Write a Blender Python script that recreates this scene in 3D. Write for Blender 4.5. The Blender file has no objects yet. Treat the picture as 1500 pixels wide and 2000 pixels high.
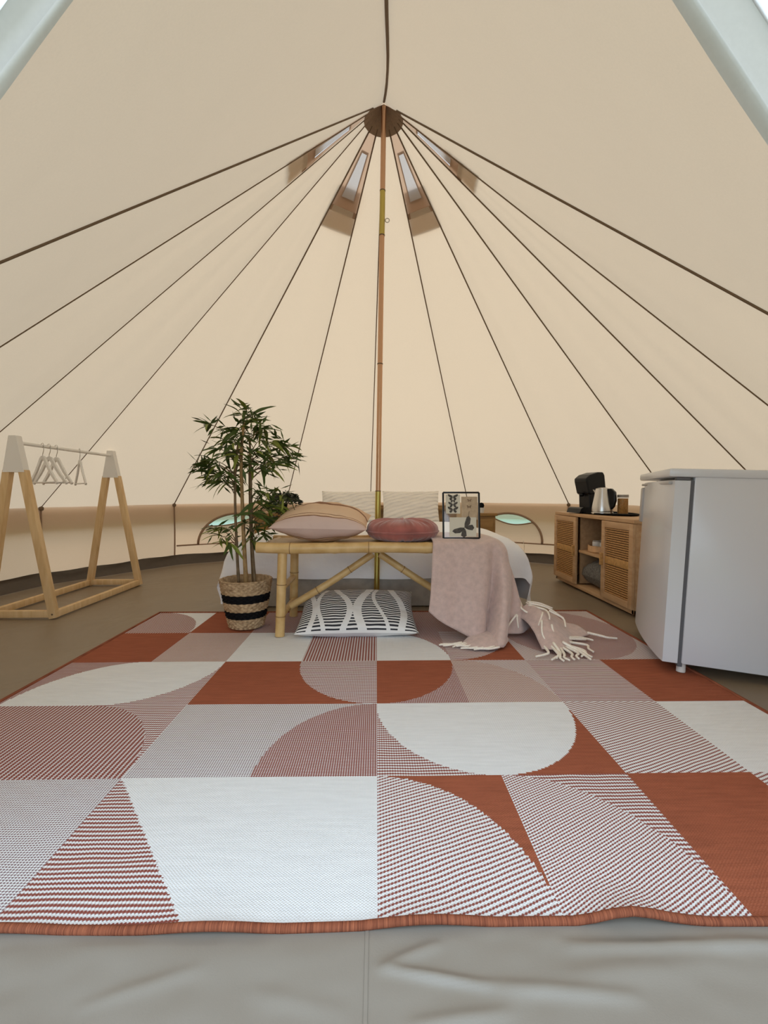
import bpy, bmesh, math, random
import numpy as np
from mathutils import Vector, Matrix, Euler, noise

random.seed(7)
S = bpy.context.scene
COL = S.collection
PI = math.pi
R_ = math.radians

# ------------------------------------------------------------------ camera, light, exposure
EYE = 0.78
cam_d = bpy.data.cameras.new('camera'); cam = bpy.data.objects.new('camera', cam_d); COL.objects.link(cam)
cam_d.sensor_fit = 'VERTICAL'; cam_d.sensor_height = 36.0; cam_d.lens = 900 / 2000 * 36.0
cam_d.clip_start = 0.02; cam_d.clip_end = 300
cam.location = (0, 0, EYE)
cam.rotation_euler = (PI / 2 - math.atan(38 / 900), 0, -math.atan(15 / 900))
S.camera = cam
S.view_settings.view_transform = 'Standard'; S.view_settings.look = 'None'
S.view_settings.gamma = 1.0; S.view_settings.use_curve_mapping = False
S.view_settings.exposure = 1.42
S.cycles.max_bounces = 12; S.cycles.diffuse_bounces = 6; S.cycles.transmission_bounces = 8
S.cycles.transparent_max_bounces = 12; S.cycles.use_denoising = True
S.cycles.sample_clamp_indirect = 6.0

world = bpy.data.worlds.new('overcast_sky'); S.world = world; world.use_nodes = True
bg = world.node_tree.nodes['Background']
bg.inputs['Color'].default_value = (0.70, 0.85, 1.0, 1); bg.inputs['Strength'].default_value = 1.0
sun_d = bpy.data.lights.new('sun', 'SUN'); sun = bpy.data.objects.new('sun', sun_d); COL.objects.link(sun)
sun_d.energy = 1.6; sun_d.angle = R_(25); sun_d.color = (1.0, 0.95, 0.86)
sun.location = (1, 8, 12); sun.rotation_euler = (R_(-38), R_(8), 0)

# ------------------------------------------------------------------ materials
def new_mat(name):
    m = bpy.data.materials.new(name); m.use_nodes = True
    nt = m.node_tree
    for n in list(nt.nodes): nt.nodes.remove(n)
    out = nt.nodes.new('ShaderNodeOutputMaterial')
    return m, nt, out

def N(nt, t, **kw):
    n = nt.nodes.new(t)
    for k, v in kw.items():
        if k in n.inputs: n.inputs[k].default_value = v
        else: setattr(n, k, v)
    return n

def c4(c): return (c[0], c[1], c[2], 1.0)
def srgb(r, g, b):
    f = lambda v: (v / 255 / 12.92) if v / 255 <= 0.04045 else ((v / 255 + 0.055) / 1.055) ** 2.4
    return (f(r), f(g), f(b))

def pmat(name, color, rough=0.6, metal=0.0, spec=0.5, var=0.0, vscale=20.0, bump=0.0, bscale=60.0, stretch=(1, 1, 1), sheen=0.0, color2=None, bdist=0.01, detail=4.0):
    m, nt, out = new_mat(name)
    p = N(nt, 'ShaderNodeBsdfPrincipled'); nt.links.new(p.outputs[0], out.inputs[0])
    p.inputs['Roughness'].default_value = rough; p.inputs['Metallic'].default_value = metal
    p.inputs['Specular IOR Level'].default_value = spec
    p.inputs['Base Color'].default_value = c4(color)
    if sheen: p.inputs['Sheen Weight'].default_value = sheen
    if var or bump:
        tc = N(nt, 'ShaderNodeTexCoord'); mp = N(nt, 'ShaderNodeMapping'); mp.inputs['Scale'].default_value = stretch
        nt.links.new(tc.outputs['Object'], mp.inputs[0])
    if var:
        nz = N(nt, 'ShaderNodeTexNoise', Scale=vscale, Detail=detail)
        nt.links.new(mp.outputs[0], nz.inputs['Vector'])
        mx = N(nt, 'ShaderNodeMix', data_type='RGBA')
        c2 = color2 if color2 else tuple(v * (1 - var) for v in color)
        c1 = color if color2 else tuple(min(1, v * (1 + var)) for v in color)
        mx.inputs[6].default_value = c4(c1); mx.inputs[7].default_value = c4(c2)
        rp = N(nt, 'ShaderNodeMapRange'); rp.inputs[1].default_value = 0.3; rp.inputs[2].default_value = 0.7
        nt.links.new(nz.outputs[0], rp.inputs[0]); nt.links.new(rp.outputs[0], mx.inputs[0])
        nt.links.new(mx.outputs[2], p.inputs['Base Color'])
    if bump:
        nb = N(nt, 'ShaderNodeTexNoise', Scale=bscale, Detail=3.0)
        nt.links.new(mp.outputs[0], nb.inputs['Vector'])
        b = N(nt, 'ShaderNodeBump', Strength=bump, Distance=bdist)
        nt.links.new(nb.outputs[0], b.inputs['Height']); nt.links.new(b.outputs[0], p.inputs['Normal'])
    return m

def canvas_mat(name, color, trans=0.5, tcol=None, bump=0.25):
    m, nt, out = new_mat(name)
    tc = N(nt, 'ShaderNodeTexCoord')
    nz = N(nt, 'ShaderNodeTexNoise', Scale=160.0, Detail=2.0); nt.links.new(tc.outputs['Object'], nz.inputs['Vector'])
    n2 = N(nt, 'ShaderNodeTexNoise', Scale=3.0, Detail=3.0); nt.links.new(tc.outputs['Object'], n2.inputs['Vector'])
    b = N(nt, 'ShaderNodeBump', Strength=bump, Distance=0.03); nt.links.new(n2.outputs[0], b.inputs['Height'])
    mx = N(nt, 'ShaderNodeMix', data_type='RGBA')
    mx.inputs[6].default_value = c4([v * 0.95 for v in color]); mx.inputs[7].default_value = c4([min(1, v * 1.05) for v in color])
    nt.links.new(nz.outputs[0], mx.inputs[0])
    d = N(nt, 'ShaderNodeBsdfDiffuse'); t = N(nt, 'ShaderNodeBsdfTranslucent')
    nt.links.new(mx.outputs[2], d.inputs['Color']); nt.links.new(b.outputs[0], d.inputs['Normal'])
    t.inputs['Color'].default_value = c4(tcol or color); nt.links.new(b.outputs[0], t.inputs['Normal'])
    s = N(nt, 'ShaderNodeMixShader'); s.inputs[0].default_value = trans
    nt.links.new(d.outputs[0], s.inputs[1]); nt.links.new(t.outputs[0], s.inputs[2]); nt.links.new(s.outputs[0], out.inputs[0])
    return m

def wood_mat(name, c1, c2, axis='X', scale=6.0, rough=0.5):
    st = {'X': (0.12, 1, 1), 'Y': (1, 0.12, 1), 'Z': (1, 1, 0.12)}[axis]
    return pmat(name, c1, rough, 0, 0.35, 0.5, scale * 6, 0.08, scale * 14, st, color2=c2, bdist=0.004)

M = {}
M['canvas'] = canvas_mat('beige_canvas', (0.66, 0.55, 0.42), 0.36, (0.515, 0.402, 0.288))
M['wallcanvas'] = canvas_mat('wall_canvas', (0.60, 0.47, 0.35), 0.38, (0.58, 0.40, 0.265))
M['seam'] = pmat('seam_tape', (0.17, 0.115, 0.07), 0.9)
M['patch'] = pmat('brown_canvas', (0.26, 0.18, 0.12), 0.9, var=0.1, vscale=80)
M['vent'] = canvas_mat('brown_vent_canvas', (0.42, 0.29, 0.20), 0.35, (0.45, 0.30, 0.2))
M['mesh'] = canvas_mat('insect_mesh', (0.45, 0.42, 0.39), 0.32, (0.45, 0.41, 0.38), 0.0)
M['flap'] = canvas_mat('door_canvas', (0.60, 0.57, 0.53), 0.25, (0.6, 0.55, 0.48), 0.5)
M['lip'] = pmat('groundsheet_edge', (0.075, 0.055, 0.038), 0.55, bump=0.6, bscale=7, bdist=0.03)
M['grass'] = pmat('meadow_grass', (0.17, 0.185, 0.10), 0.9, var=0.3, vscale=6)
M['white_metal'] = pmat('white_paint', (0.80, 0.78, 0.75), 0.45)
M['pine'] = wood_mat('pine_wood', (0.74, 0.53, 0.29), (0.60, 0.39, 0.18), 'Z')
M['oak_y'] = wood_mat('light_oak', (0.58, 0.37, 0.20), (0.47, 0.27, 0.13), 'Y')
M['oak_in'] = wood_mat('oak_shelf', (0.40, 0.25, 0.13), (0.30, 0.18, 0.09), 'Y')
M['rattan'] = pmat('rattan_cane', (0.50, 0.26, 0.09), 0.6, var=0.25, vscale=60)
M['cane_dark'] = pmat('dark_cane_gap', (0.13, 0.06, 0.02), 0.8)
M['rattan_b'] = pmat('rattan_band', (0.50, 0.27, 0.085), 0.6, var=0.2, vscale=60)
M['headwood'] = wood_mat('brown_board', (0.36, 0.21, 0.075), (0.27, 0.15, 0.05), 'X')
M['bamboo'] = pmat('bamboo_cane', (0.68, 0.46, 0.20), 0.36, 0, 0.5, 0.35, 14, 0.05, 60, (1, 1, 1), color2=(0.52, 0.32, 0.11))
M['bamboo_node'] = pmat('bamboo_node', (0.25, 0.13, 0.04), 0.6)
M['linen'] = pmat('white_linen', (0.86, 0.86, 0.88), 0.85, bump=0.35, bscale=9, bdist=0.03)
M['base'] = pmat('bed_base_board', (0.42, 0.37, 0.30), 0.8, var=0.15, vscale=14)
M['throw'] = pmat('dusty_pink_wool', (0.58, 0.425, 0.37), 0.95, 0, 0.1, 0.10, 40, 0.5, 260, sheen=0.4, bdist=0.004)
M['fringe'] = pmat('cream_yarn', (0.86, 0.79, 0.68), 0.9, var=0.1, vscale=200)
M['velvet'] = pmat('terracotta_velvet', (0.34, 0.105, 0.085), 0.75, 0, 0.2, 0.25, 14, sheen=0.5, bump=0.2, bscale=200, bdist=0.002)
M['black'] = pmat('black_plastic', (0.004, 0.004, 0.005), 0.35, 0, 0.3)
M['blackmatte'] = pmat('black_matte', (0.004, 0.004, 0.004), 0.8, 0, 0.15)
M['steel'] = pmat('brushed_steel', (0.62, 0.60, 0.57), 0.28, 1.0, var=0.1, vscale=50, stretch=(1, 1, 0.1))
M['fridge'] = pmat('white_enamel', (0.62, 0.63, 0.66), 0.22, 0, 0.5)
M['fridge_g'] = pmat('grey_gasket', (0.10, 0.10, 0.11), 0.6)
M['fridge_h'] = pmat('grey_plastic', (0.42, 0.40, 0.39), 0.4)
M['brass'] = pmat('yellow_passivated_steel', (0.52, 0.42, 0.12), 0.3, 1.0)
M['copper'] = pmat('bronze_steel', (0.60, 0.36, 0.22), 0.35, 1.0)
M['leaf'] = pmat('bamboo_leaf', (0.048, 0.075, 0.012), 0.5, 0, 0.35, 0.5, 9)
M['leaf2'] = pmat('bamboo_leaf_light', (0.17, 0.20, 0.03), 0.5, 0, 0.35, 0.4, 9)
M['succ'] = pmat('grey_green_leaf', (0.05, 0.058, 0.042), 0.6, 0, 0.3, 0.7, 40)
M['stem'] = pmat('bamboo_stem', (0.16, 0.10, 0.045), 0.6, var=0.3, vscale=30)
M['stem2'] = pmat('bamboo_stem_tan', (0.33, 0.20, 0.075), 0.6, var=0.3, vscale=30)
M['soil'] = pmat('soil', (0.05, 0.035, 0.025), 0.9, var=0.4, vscale=80)
M['sea'] = pmat('seagrass', (0.60, 0.42, 0.24), 0.75, 0, 0.3, 0.5, 55, color2=(0.27, 0.165, 0.08))
M['sea_b'] = pmat('black_seagrass', (0.005, 0.0045, 0.005), 0.8, 0, 0.15, var=0.3, vscale=70)
M['paper'] = pmat('cream_paper', (0.62, 0.57, 0.46), 0.8)
M['paper2'] = pmat('tan_paper', (0.46, 0.34, 0.22), 0.8, var=0.1, vscale=50)
M['ink'] = pmat('dark_print', (0.07, 0.06, 0.05), 0.8, var=0.4, vscale=120)
M['ink2'] = pmat('brown_print', (0.20, 0.12, 0.07), 0.8, var=0.4, vscale=120)
M['ceramic'] = pmat('white_ceramic', (0.68, 0.66, 0.62), 0.35)
M['coffee'] = pmat('brown_granules', (0.36, 0.17, 0.04), 0.8, var=0.3, vscale=90)
M['tin'] = pmat('grey_lid', (0.30, 0.27, 0.24), 0.4)
M['tray_wood'] = pmat('pale_tray_wood', (0.60, 0.36, 0.18), 0.5, var=0.2, vscale=30)
M['greyknit'] = pmat('grey_woven_cover', (0.15, 0.14, 0.125), 0.9, var=0.6, vscale=120, bump=0.5, bscale=140, bdist=0.004)
M['binding'] = pmat('terracotta_binding', (0.36, 0.115, 0.055), 0.85, 0, 0.2, 0.5, 60, 0.6, 120, (7, 0.2, 0.2), color2=(0.15, 0.04, 0.02), bdist=0.004)

def glass_mat(name, tint, gl=0.08, rough=0.05, milky=0.0, mcol=(1, 1, 1)):
    m, nt, out = new_mat(name)
    t = N(nt, 'ShaderNodeBsdfTransparent'); t.inputs[0].default_value = c4(tint)
    g = N(nt, 'ShaderNodeBsdfGlossy'); g.inputs['Roughness'].default_value = rough
    s = N(nt, 'ShaderNodeMixShader'); s.inputs[0].default_value = gl
    nt.links.new(t.outputs[0], s.inputs[1]); nt.links.new(g.outputs[0], s.inputs[2])
    last = s
    if milky:
        tr = N(nt, 'ShaderNodeBsdfTranslucent'); tr.inputs[0].default_value = c4(mcol)
        s2 = N(nt, 'ShaderNodeMixShader'); s2.inputs[0].default_value = milky
        nt.links.new(s.outputs[0], s2.inputs[1]); nt.links.new(tr.outputs[0], s2.inputs[2]); last = s2
    nt.links.new(last.outputs[0], out.inputs[0])
    return m
M['glass'] = glass_mat('clear_glass', (0.97, 0.97, 0.96), 0.06)
M['pvc'] = glass_mat('tinted_window_film', (0.70, 0.92, 0.95), 0.05, 0.1, 0.6, (0.55, 0.72, 0.72))

# groundsheet: brown PVC with creases
def floor_mat(name, ca, cb):
    m, nt, out = new_mat(name)
    p = N(nt, 'ShaderNodeBsdfPrincipled'); nt.links.new(p.outputs[0], out.inputs[0])
    p.inputs['Roughness'].default_value = 0.42; p.inputs['Specular IOR Level'].default_value = 0.5
    tc = N(nt, 'ShaderNodeTexCoord')
    nz = N(nt, 'ShaderNodeTexNoise', Scale=2.2, Detail=3.0, Distortion=0.6); nt.links.new(tc.outputs['Object'], nz.inputs['Vector'])
    b = N(nt, 'ShaderNodeBump', Strength=0.35, Distance=0.05); nt.links.new(nz.outputs[0], b.inputs['Height'])
    n2 = N(nt, 'ShaderNodeTexNoise', Scale=420.0, Detail=1.0); nt.links.new(tc.outputs['Object'], n2.inputs['Vector'])
    b2 = N(nt, 'ShaderNodeBump', Strength=0.08, Distance=0.002); nt.links.new(n2.outputs[0], b2.inputs['Height'])
    nt.links.new(b.outputs[0], b2.inputs['Normal']); nt.links.new(b2.outputs[0], p.inputs['Normal'])
    mx = N(nt, 'ShaderNodeMix', data_type='RGBA'); mx.inputs[6].default_value = c4(ca); mx.inputs[7].default_value = c4(cb)
    nt.links.new(nz.outputs[0], mx.inputs[0]); nt.links.new(mx.outputs[2], p.inputs['Base Color'])
    return m
M['floor'] = floor_mat('brown_pvc_groundsheet', (0.215, 0.162, 0.106), (0.26, 0.203, 0.138))
M['floor_skylit'] = floor_mat('skylit_pvc_groundsheet', (0.245, 0.215, 0.178), (0.285, 0.255, 0.215))  # same groundsheet by the doorway, skylight put into a paler, greyer colour

# woven rug areas: kind gives the thread pattern
WHITE = (0.76, 0.765, 0.76); TERRA = (0.32, 0.095, 0.048); ROSE = (0.26, 0.075, 0.055)
def rug_mat(name, kind, light=WHITE, dark=ROSE, bias=0.0):
    m, nt, out = new_mat(name)
    p = N(nt, 'ShaderNodeBsdfPrincipled'); nt.links.new(p.outputs[0], out.inputs[0])
    p.inputs['Roughness'].default_value = 0.9; p.inputs['Specular IOR Level'].default_value = 0.15
    tc = N(nt, 'ShaderNodeTexCoord'); sp = N(nt, 'ShaderNodeSeparateXYZ'); nt.links.new(tc.outputs['Object'], sp.inputs[0])
    def math_(op, a, b=None, c=None):
        n = N(nt, 'ShaderNodeMath', operation=op)
        for i, v in enumerate((a, b, c)):
            if v is None: continue
            if isinstance(v, (int, float)): n.inputs[i].default_value = v
            else: nt.links.new(v, n.inputs[i])
        return n.outputs[0]
    nzw = N(nt, 'ShaderNodeTexNoise', Scale=7.0, Detail=1.0); nt.links.new(tc.outputs['Object'], nzw.inputs['Vector'])
    wob = math_('MULTIPLY', math_('SUBTRACT', nzw.outputs[0], 0.5), 0.012)
    x = sp.outputs[0]; y = math_('ADD', sp.outputs[1], wob)
    def wave(v, per): return math_('SINE', math_('MULTIPLY', v, 2 * PI / per))
    tx = wave(x, 0.0072); ty = wave(y, 0.0072)
    if kind == 'stripe': f = math_('ADD', wave(y, 0.0128), math_('MULTIPLY', tx, 0.55))
    elif kind == 'twill': f = math_('ADD', wave(math_('SUBTRACT', math_('MULTIPLY', y, 1.0), math_('MULTIPLY', x, 0.42)), 0.0122), math_('MULTIPLY', tx, 0.42))
    elif kind == 'fine': f = math_('ADD', wave(math_('SUBTRACT', math_('MULTIPLY', y, 1.0), math_('MULTIPLY', x, 0.55)), 0.0086), math_('MULTIPLY', tx, 0.5))
    elif kind == 'dots': f = math_('MULTIPLY', wave(math_('ADD', x, y), 0.0135), wave(math_('SUBTRACT', x, y), 0.0135)); f = math_('MULTIPLY', f, 1.6)
    elif kind == 'cols': f = math_('ADD', wave(x, 0.0135), math_('MULTIPLY', ty, 0.7))
    else: f = None
    if f is not None:
        f = math_('ADD', f, bias)
        rp = N(nt, 'ShaderNodeMapRange'); rp.interpolation_type = 'SMOOTHSTEP'; rp.inputs[1].default_value = -0.75; rp.inputs[2].default_value = 0.75
        nt.links.new(f, rp.inputs[0])
        mx = N(nt, 'ShaderNodeMix', data_type='RGBA'); mx.inputs[6].default_value = c4(light); mx.inputs[7].default_value = c4(dark)
        nt.links.new(rp.outputs[0], mx.inputs[0]); colr = mx.outputs[2]
    else:
        nz = N(nt, 'ShaderNodeTexNoise', Scale=30.0, Detail=3.0)
        mp = N(nt, 'ShaderNodeMapping'); mp.inputs['Scale'].default_value = (0.35, 3.0, 1); nt.links.new(tc.outputs['Object'], mp.inputs[0]); nt.links.new(mp.outputs[0], nz.inputs['Vector'])
        mx = N(nt, 'ShaderNodeMix', data_type='RGBA'); mx.inputs[6].default_value = c4([v * (0.90 if v > .5 else 0.72) for v in light]); mx.inputs[7].default_value = c4([min(1, v * (1.08 if v > .5 else 1.28)) for v in light])
        nt.links.new(nz.outputs[0], mx.inputs[0]); colr = mx.outputs[2]
        f = math_('MULTIPLY', tx, 1.0)
    nt.links.new(colr, p.inputs['Base Color'])
    h = math_('ADD', math_('MULTIPLY', f, 0.25), math_('MULTIPLY', math_('MULTIPLY', tx, wave(y, 0.006)), 0.5))
    b = N(nt, 'ShaderNodeBump', Strength=0.5, Distance=0.002); nt.links.new(h, b.inputs['Height']); nt.links.new(b.outputs[0], p.inputs['Normal'])
    return m
RUGM = [rug_mat('rug_white', 'plain', WHITE), rug_mat('rug_terracotta', 'plain', TERRA),
        rug_mat('rug_stripe', 'stripe', bias=0.12), rug_mat('rug_twill', 'twill', bias=-0.25), rug_mat('rug_fine_twill', 'fine', bias=-0.15),
        rug_mat('rug_dots_dark', 'dots', bias=0.5), rug_mat('rug_columns', 'cols', bias=0.45), rug_mat('rug_dots_light', 'dots', dark=(0.22, 0.13, 0.14), bias=-0.25), rug_mat('rug_dots_pink', 'dots', light=(0.74, 0.68, 0.63), bias=-0.05)]

# cushions: UV patterned
def uv_bands(name, bands, rough=0.9, wob=0.015, bump=0.3):
    """bands: list of (v_end, colour) from v=0 up"""
    m, nt, out = new_mat(name)
    p = N(nt, 'ShaderNodeBsdfPrincipled'); nt.links.new(p.outputs[0], out.inputs[0]); p.inputs['Roughness'].default_value = rough
    p.inputs['Specular IOR Level'].default_value = 0.15
    uv = N(nt, 'ShaderNodeUVMap'); sp = N(nt, 'ShaderNodeSeparateXYZ'); nt.links.new(uv.outputs[0], sp.inputs[0])
    nz = N(nt, 'ShaderNodeTexNoise', Scale=5.0); nt.links.new(uv.outputs[0], nz.inputs['Vector'])
    a = N(nt, 'ShaderNodeMath', operation='MULTIPLY_ADD'); nt.links.new(nz.outputs[0], a.inputs[0]); a.inputs[1].default_value = wob; nt.links.new(sp.outputs[1], a.inputs[2])
    r = N(nt, 'ShaderNodeValToRGB'); r.color_ramp.interpolation = 'CONSTANT'; nt.links.new(a.outputs[0], r.inputs[0])
    el = r.color_ramp.elements
    el[0].position = 0; el[0].color = c4(bands[0][1])
    while len(el) > 1: el.remove(el[-1])
    pos = bands[0][0]
    for e, c in bands[1:]:
        x = el.new(pos); x.color = c4(c); pos = e
    nt.links.new(r.outputs[0], p.inputs['Base Color'])
    tc = N(nt, 'ShaderNodeTexCoord'); nb = N(nt, 'ShaderNodeTexNoise', Scale=16.0); nt.links.new(tc.outputs['Object'], nb.inputs['Vector'])
    b = N(nt, 'ShaderNodeBump', Strength=bump, Distance=0.02); nt.links.new(nb.outputs[0], b.inputs['Height']); nt.links.new(b.outputs[0], p.inputs['Normal'])
    return m
PINK = (0.62, 0.46, 0.40); BEI = (0.70, 0.50, 0.34); BRN = (0.28, 0.145, 0.085)
M['striped_cushion'] = uv_bands('striped_linen', [(0.108, PINK), (0.122, BRN), (0.150, BEI), (0.164, BRN), (0.47, BEI), (0.56, BRN), (1.01, BEI)])

def leafy_pillow_mat():
    m, nt, out = new_mat('cream_embroidered_cotton')
    p = N(nt, 'ShaderNodeBsdfPrincipled'); nt.links.new(p.outputs[0], out.inputs[0]); p.inputs['Roughness'].default_value = 0.9
    p.inputs['Base Color'].default_value = c4((0.90, 0.87, 0.82)); p.inputs['Specular IOR Level'].default_value = 0.15
    uv = N(nt, 'ShaderNodeUVMap'); w = N(nt, 'ShaderNodeTexWave', Scale=3.4, Distortion=4.0); w.inputs['Detail'].default_value = 1.0; w.inputs['Detail Scale'].default_value = 0.7
    mp = N(nt, 'ShaderNodeMapping'); mp.inputs['Rotation'].default_value = (0, 0, 1.2); nt.links.new(uv.outputs[0], mp.inputs[0]); nt.links.new(mp.outputs[0], w.inputs['Vector'])
    b = N(nt, 'ShaderNodeBump', Strength=0.8, Distance=0.014); nt.links.new(w.outputs[0], b.inputs['Height']); nt.links.new(b.outputs[0], p.inputs['Normal'])
    return m
M['bedpillow'] = leafy_pillow_mat()

# ------------------------------------------------------------------ mesh helpers
class MB:
    def __init__(s): s.v = []; s.f = []; s.mi = []; s.uv = {}
    def add(s, vs, fs, mi=0):
        o = len(s.v); s.v += [tuple(v) for v in vs]; s.f += [tuple(i + o for i in f) for f in fs]; s.mi += [mi] * len(fs)
        return o
    def box(s, c, d, rot=None, mi=0, taper=None, bev=0.0):
        hx, hy, hz = d[0] / 2, d[1] / 2, d[2] / 2
        if bev > 0:
            b = min(bev, hx * .95, hy * .95, hz * .95)
            bm = bmesh.new(); bmesh.ops.create_cube(bm, size=1.0)
            for v in bm.verts: v.co = Vector((v.co.x * d[0], v.co.y * d[1], v.co.z * d[2]))
            bmesh.ops.bevel(bm, geom=list(bm.edges), offset=b, segments=2, affect='EDGES', profile=0.5)
            vs = [v.co.copy() for v in bm.verts]; bm.verts.index_update(); fs = [[v.index for v in f.verts] for f in bm.faces]; bm.free()
        else:
            vs = [Vector((x * hx, y * hy, z * hz)) for z in (-1, 1) for y in (-1, 1) for x in (-1, 1)]
            fs = [(0, 2, 3, 1), (4, 5, 7, 6), (0, 1, 5, 4), (2, 6, 7, 3), (0, 4, 6, 2), (1, 3, 7, 5)]
        if rot is not None: vs = [rot @ v for v in vs]
        s.add([v + Vector(c) for v in vs], fs, mi)
    def bar(s, a, b, w, h, up=(0, 0, 1), bev=0.0, mi=0):
        a = Vector(a); b = Vector(b); d = (b - a); L = d.length; d.normalize()
        x = d.cross(Vector(up))
        if x.length < 1e-5: x = d.cross(Vector((0, 1, 0)))
        x.normalize(); z = x.cross(d).normalized()
        rot = Matrix((x, d, z)).transposed()
        s.box((a + b) / 2, (w, L, h), rot, mi, bev=bev)
    def tube(s, pts, r, n=10, mi=0, cap=True, flat=None):
        pts = [Vector(p) for p in pts]
        rs = r if isinstance(r, (list, tuple)) else [r] * len(pts)
        o = len(s.v); ref = None
        for i, p in enumerate(pts):
            t = (pts[min(i + 1, len(pts) - 1)] - pts[max(i - 1, 0)]).normalized()
            if ref is None:
                ref = Vector((0, 0, 1)) if abs(t.z) < 0.9 else Vector((1, 0, 0))
            x = (ref - t * ref.dot(t)).normalized(); y = t.cross(x); ref = x
            for k in range(n):
                a = 2 * PI * k / n
                s.v.append(tuple(p + (x * math.cos(a) + y * math.sin(a)) * rs[i]))
        for i in range(len(pts) - 1):
            for k in range(n):
                s.f.append((o + i * n + k, o + i * n + (k + 1) % n, o + (i + 1) * n + (k + 1) % n, o + (i + 1) * n + k)); s.mi.append(mi)
        if cap:
            s.f.append(tuple(o + k for k in reversed(range(n)))); s.mi.append(mi)
            e = o + (len(pts) - 1) * n
            s.f.append(tuple(e + k for k in range(n))); s.mi.append(mi)
    def lathe(s, prof, n=32, c=(0, 0, 0), mi=0, fn=None):
        o = len(s.v); m = len(prof)
        for k in range(n):
            a = 2 * PI * k / n
            for j, (r, z) in enumerate(prof):
                rr, zz = fn(a, r, z, j) if fn else (r, z)
                s.v.append((c[0] + rr * math.cos(a), c[1] + rr * math.sin(a), c[2] + zz))
        for k in range(n):
            for j in range(m - 1):
                a0 = o + k * m + j; b0 = o + ((k + 1) % n) * m + j
                s.f.append((a0, b0, b0 + 1, a0 + 1)); s.mi.append(mi)
    def grid(s, fn, nu, nv, mi=0, uv=False):
        o = len(s.v)
        for j in range(nv + 1):
            for i in range(nu + 1):
                s.v.append(tuple(fn(i / nu, j / nv)))
                if uv: s.uv[len(s.v) - 1] = (i / nu, j / nv)
        for j in range(nv):
            for i in range(nu):
                a = o + j * (nu + 1) + i
                s.f.append((a, a + 1, a + nu + 2, a + nu + 1)); s.mi.append(mi)
    def prism(s, poly, y0, y1, mi=0):
        """poly in XZ extruded along Y"""
        n = len(poly)
        vs = [(x, y0, z) for x, z in poly] + [(x, y1, z) for x, z in poly]
        fs = [tuple(range(n)), tuple(reversed(range(n, 2 * n)))] + [(i, i + n, (i + 1) % n + n, (i + 1) % n) for i in range(n)]
        s.add(vs, fs, mi)
    def mesh(s, name, mats, smooth=True):
        me = bpy.data.meshes.new(name); me.from_pydata(s.v, [], s.f); me.validate()
        for m in (mats if isinstance(mats, (list, tuple)) else [mats]): me.materials.append(m)
        if max(s.mi or [0]) > 0 and len(me.polygons) == len(s.mi): me.polygons.foreach_set('material_index', s.mi)
        if smooth: me.polygons.foreach_set('use_smooth', [True] * len(me.polygons))
        if s.uv:
            ul = me.uv_layers.new(name='UVMap'); arr = []
            for l in me.loops: arr += s.uv.get(l.vertex_index, (0, 0))
            ul.data.foreach_set('uv', arr)
        me.update()
        return me
    def build(s, name, mats, parent=None, smooth=True, auto=None):
        me = s.mesh(name, mats, smooth)
        o = bpy.data.objects.new(name, me); COL.objects.link(o)
        if parent is not None: o.parent = parent
        if auto is not None and smooth:
            try: me.set_sharp_from_angle(angle=R_(auto))
            except Exception: pass
        return o

def empty(name, loc=(0, 0, 0), rot=(0, 0, 0)):
    o = bpy.data.objects.new(name, None); COL.objects.link(o); o.location = loc; o.rotation_euler = rot; o.empty_display_size = 0.1
    return o
def tag(o, label, cat, group=None):
    o['label'] = label; o['category'] = cat
    if group: o['group'] = group
    return o
def struct(o, label=None):
    o['kind'] = 'structure'
    if label: o['label'] = label
    return o
def bez(pts, n=8):
    """Catmull-Rom through pts"""
    P = [Vector(p) for p in pts]; P = [P[0] * 2 - P[1]] + P + [P[-1] * 2 - P[-2]]
    out = []
    for i in range(1, len(P) - 2):
        for k in range(n):
            t = k / n
            out.append(0.5 * ((2 * P[i]) + (P[i + 1] - P[i - 1]) * t + (2 * P[i - 1] - 5 * P[i] + 4 * P[i + 1] - P[i + 2]) * t * t + (3 * P[i] - P[i - 1] - 3 * P[i + 1] + P[i + 2]) * t ** 3))
    out.append(P[-2]); return out

# ------------------------------------------------------------------ tent shell
CX, CY = 0.0, 3.05
PEAK = Vector((0.05, 3.05, 3.27)); RE = 2.95; ZE = 0.655
ANG = [-139, -111.5, -92.5, -73, -48, -22.5, -1.5, 23, 46.5, 68, 86, 102, 125.5]
AAPEX = Vector((0.04, 0.62, 1.95))
FOOT = {-1: Vector((-1.58, 0.62, 0)), 1: Vector((1.52, 0.62, 0))}
def eave(a): return Vector((CX + RE * math.sin(R_(a)), CY + RE * math.cos(R_(a)), ZE))
def rground(a): return 2.88 - 0.12 * math.sin(R_(a))
def ground(a): r = rground(a); return Vector((CX + r * math.sin(R_(a)), CY + r * math.cos(R_(a)), 0.0))
def inward(p):
    d = Vector((CX - p[0], CY - p[1], 0)); d.normalize(); return d

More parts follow.
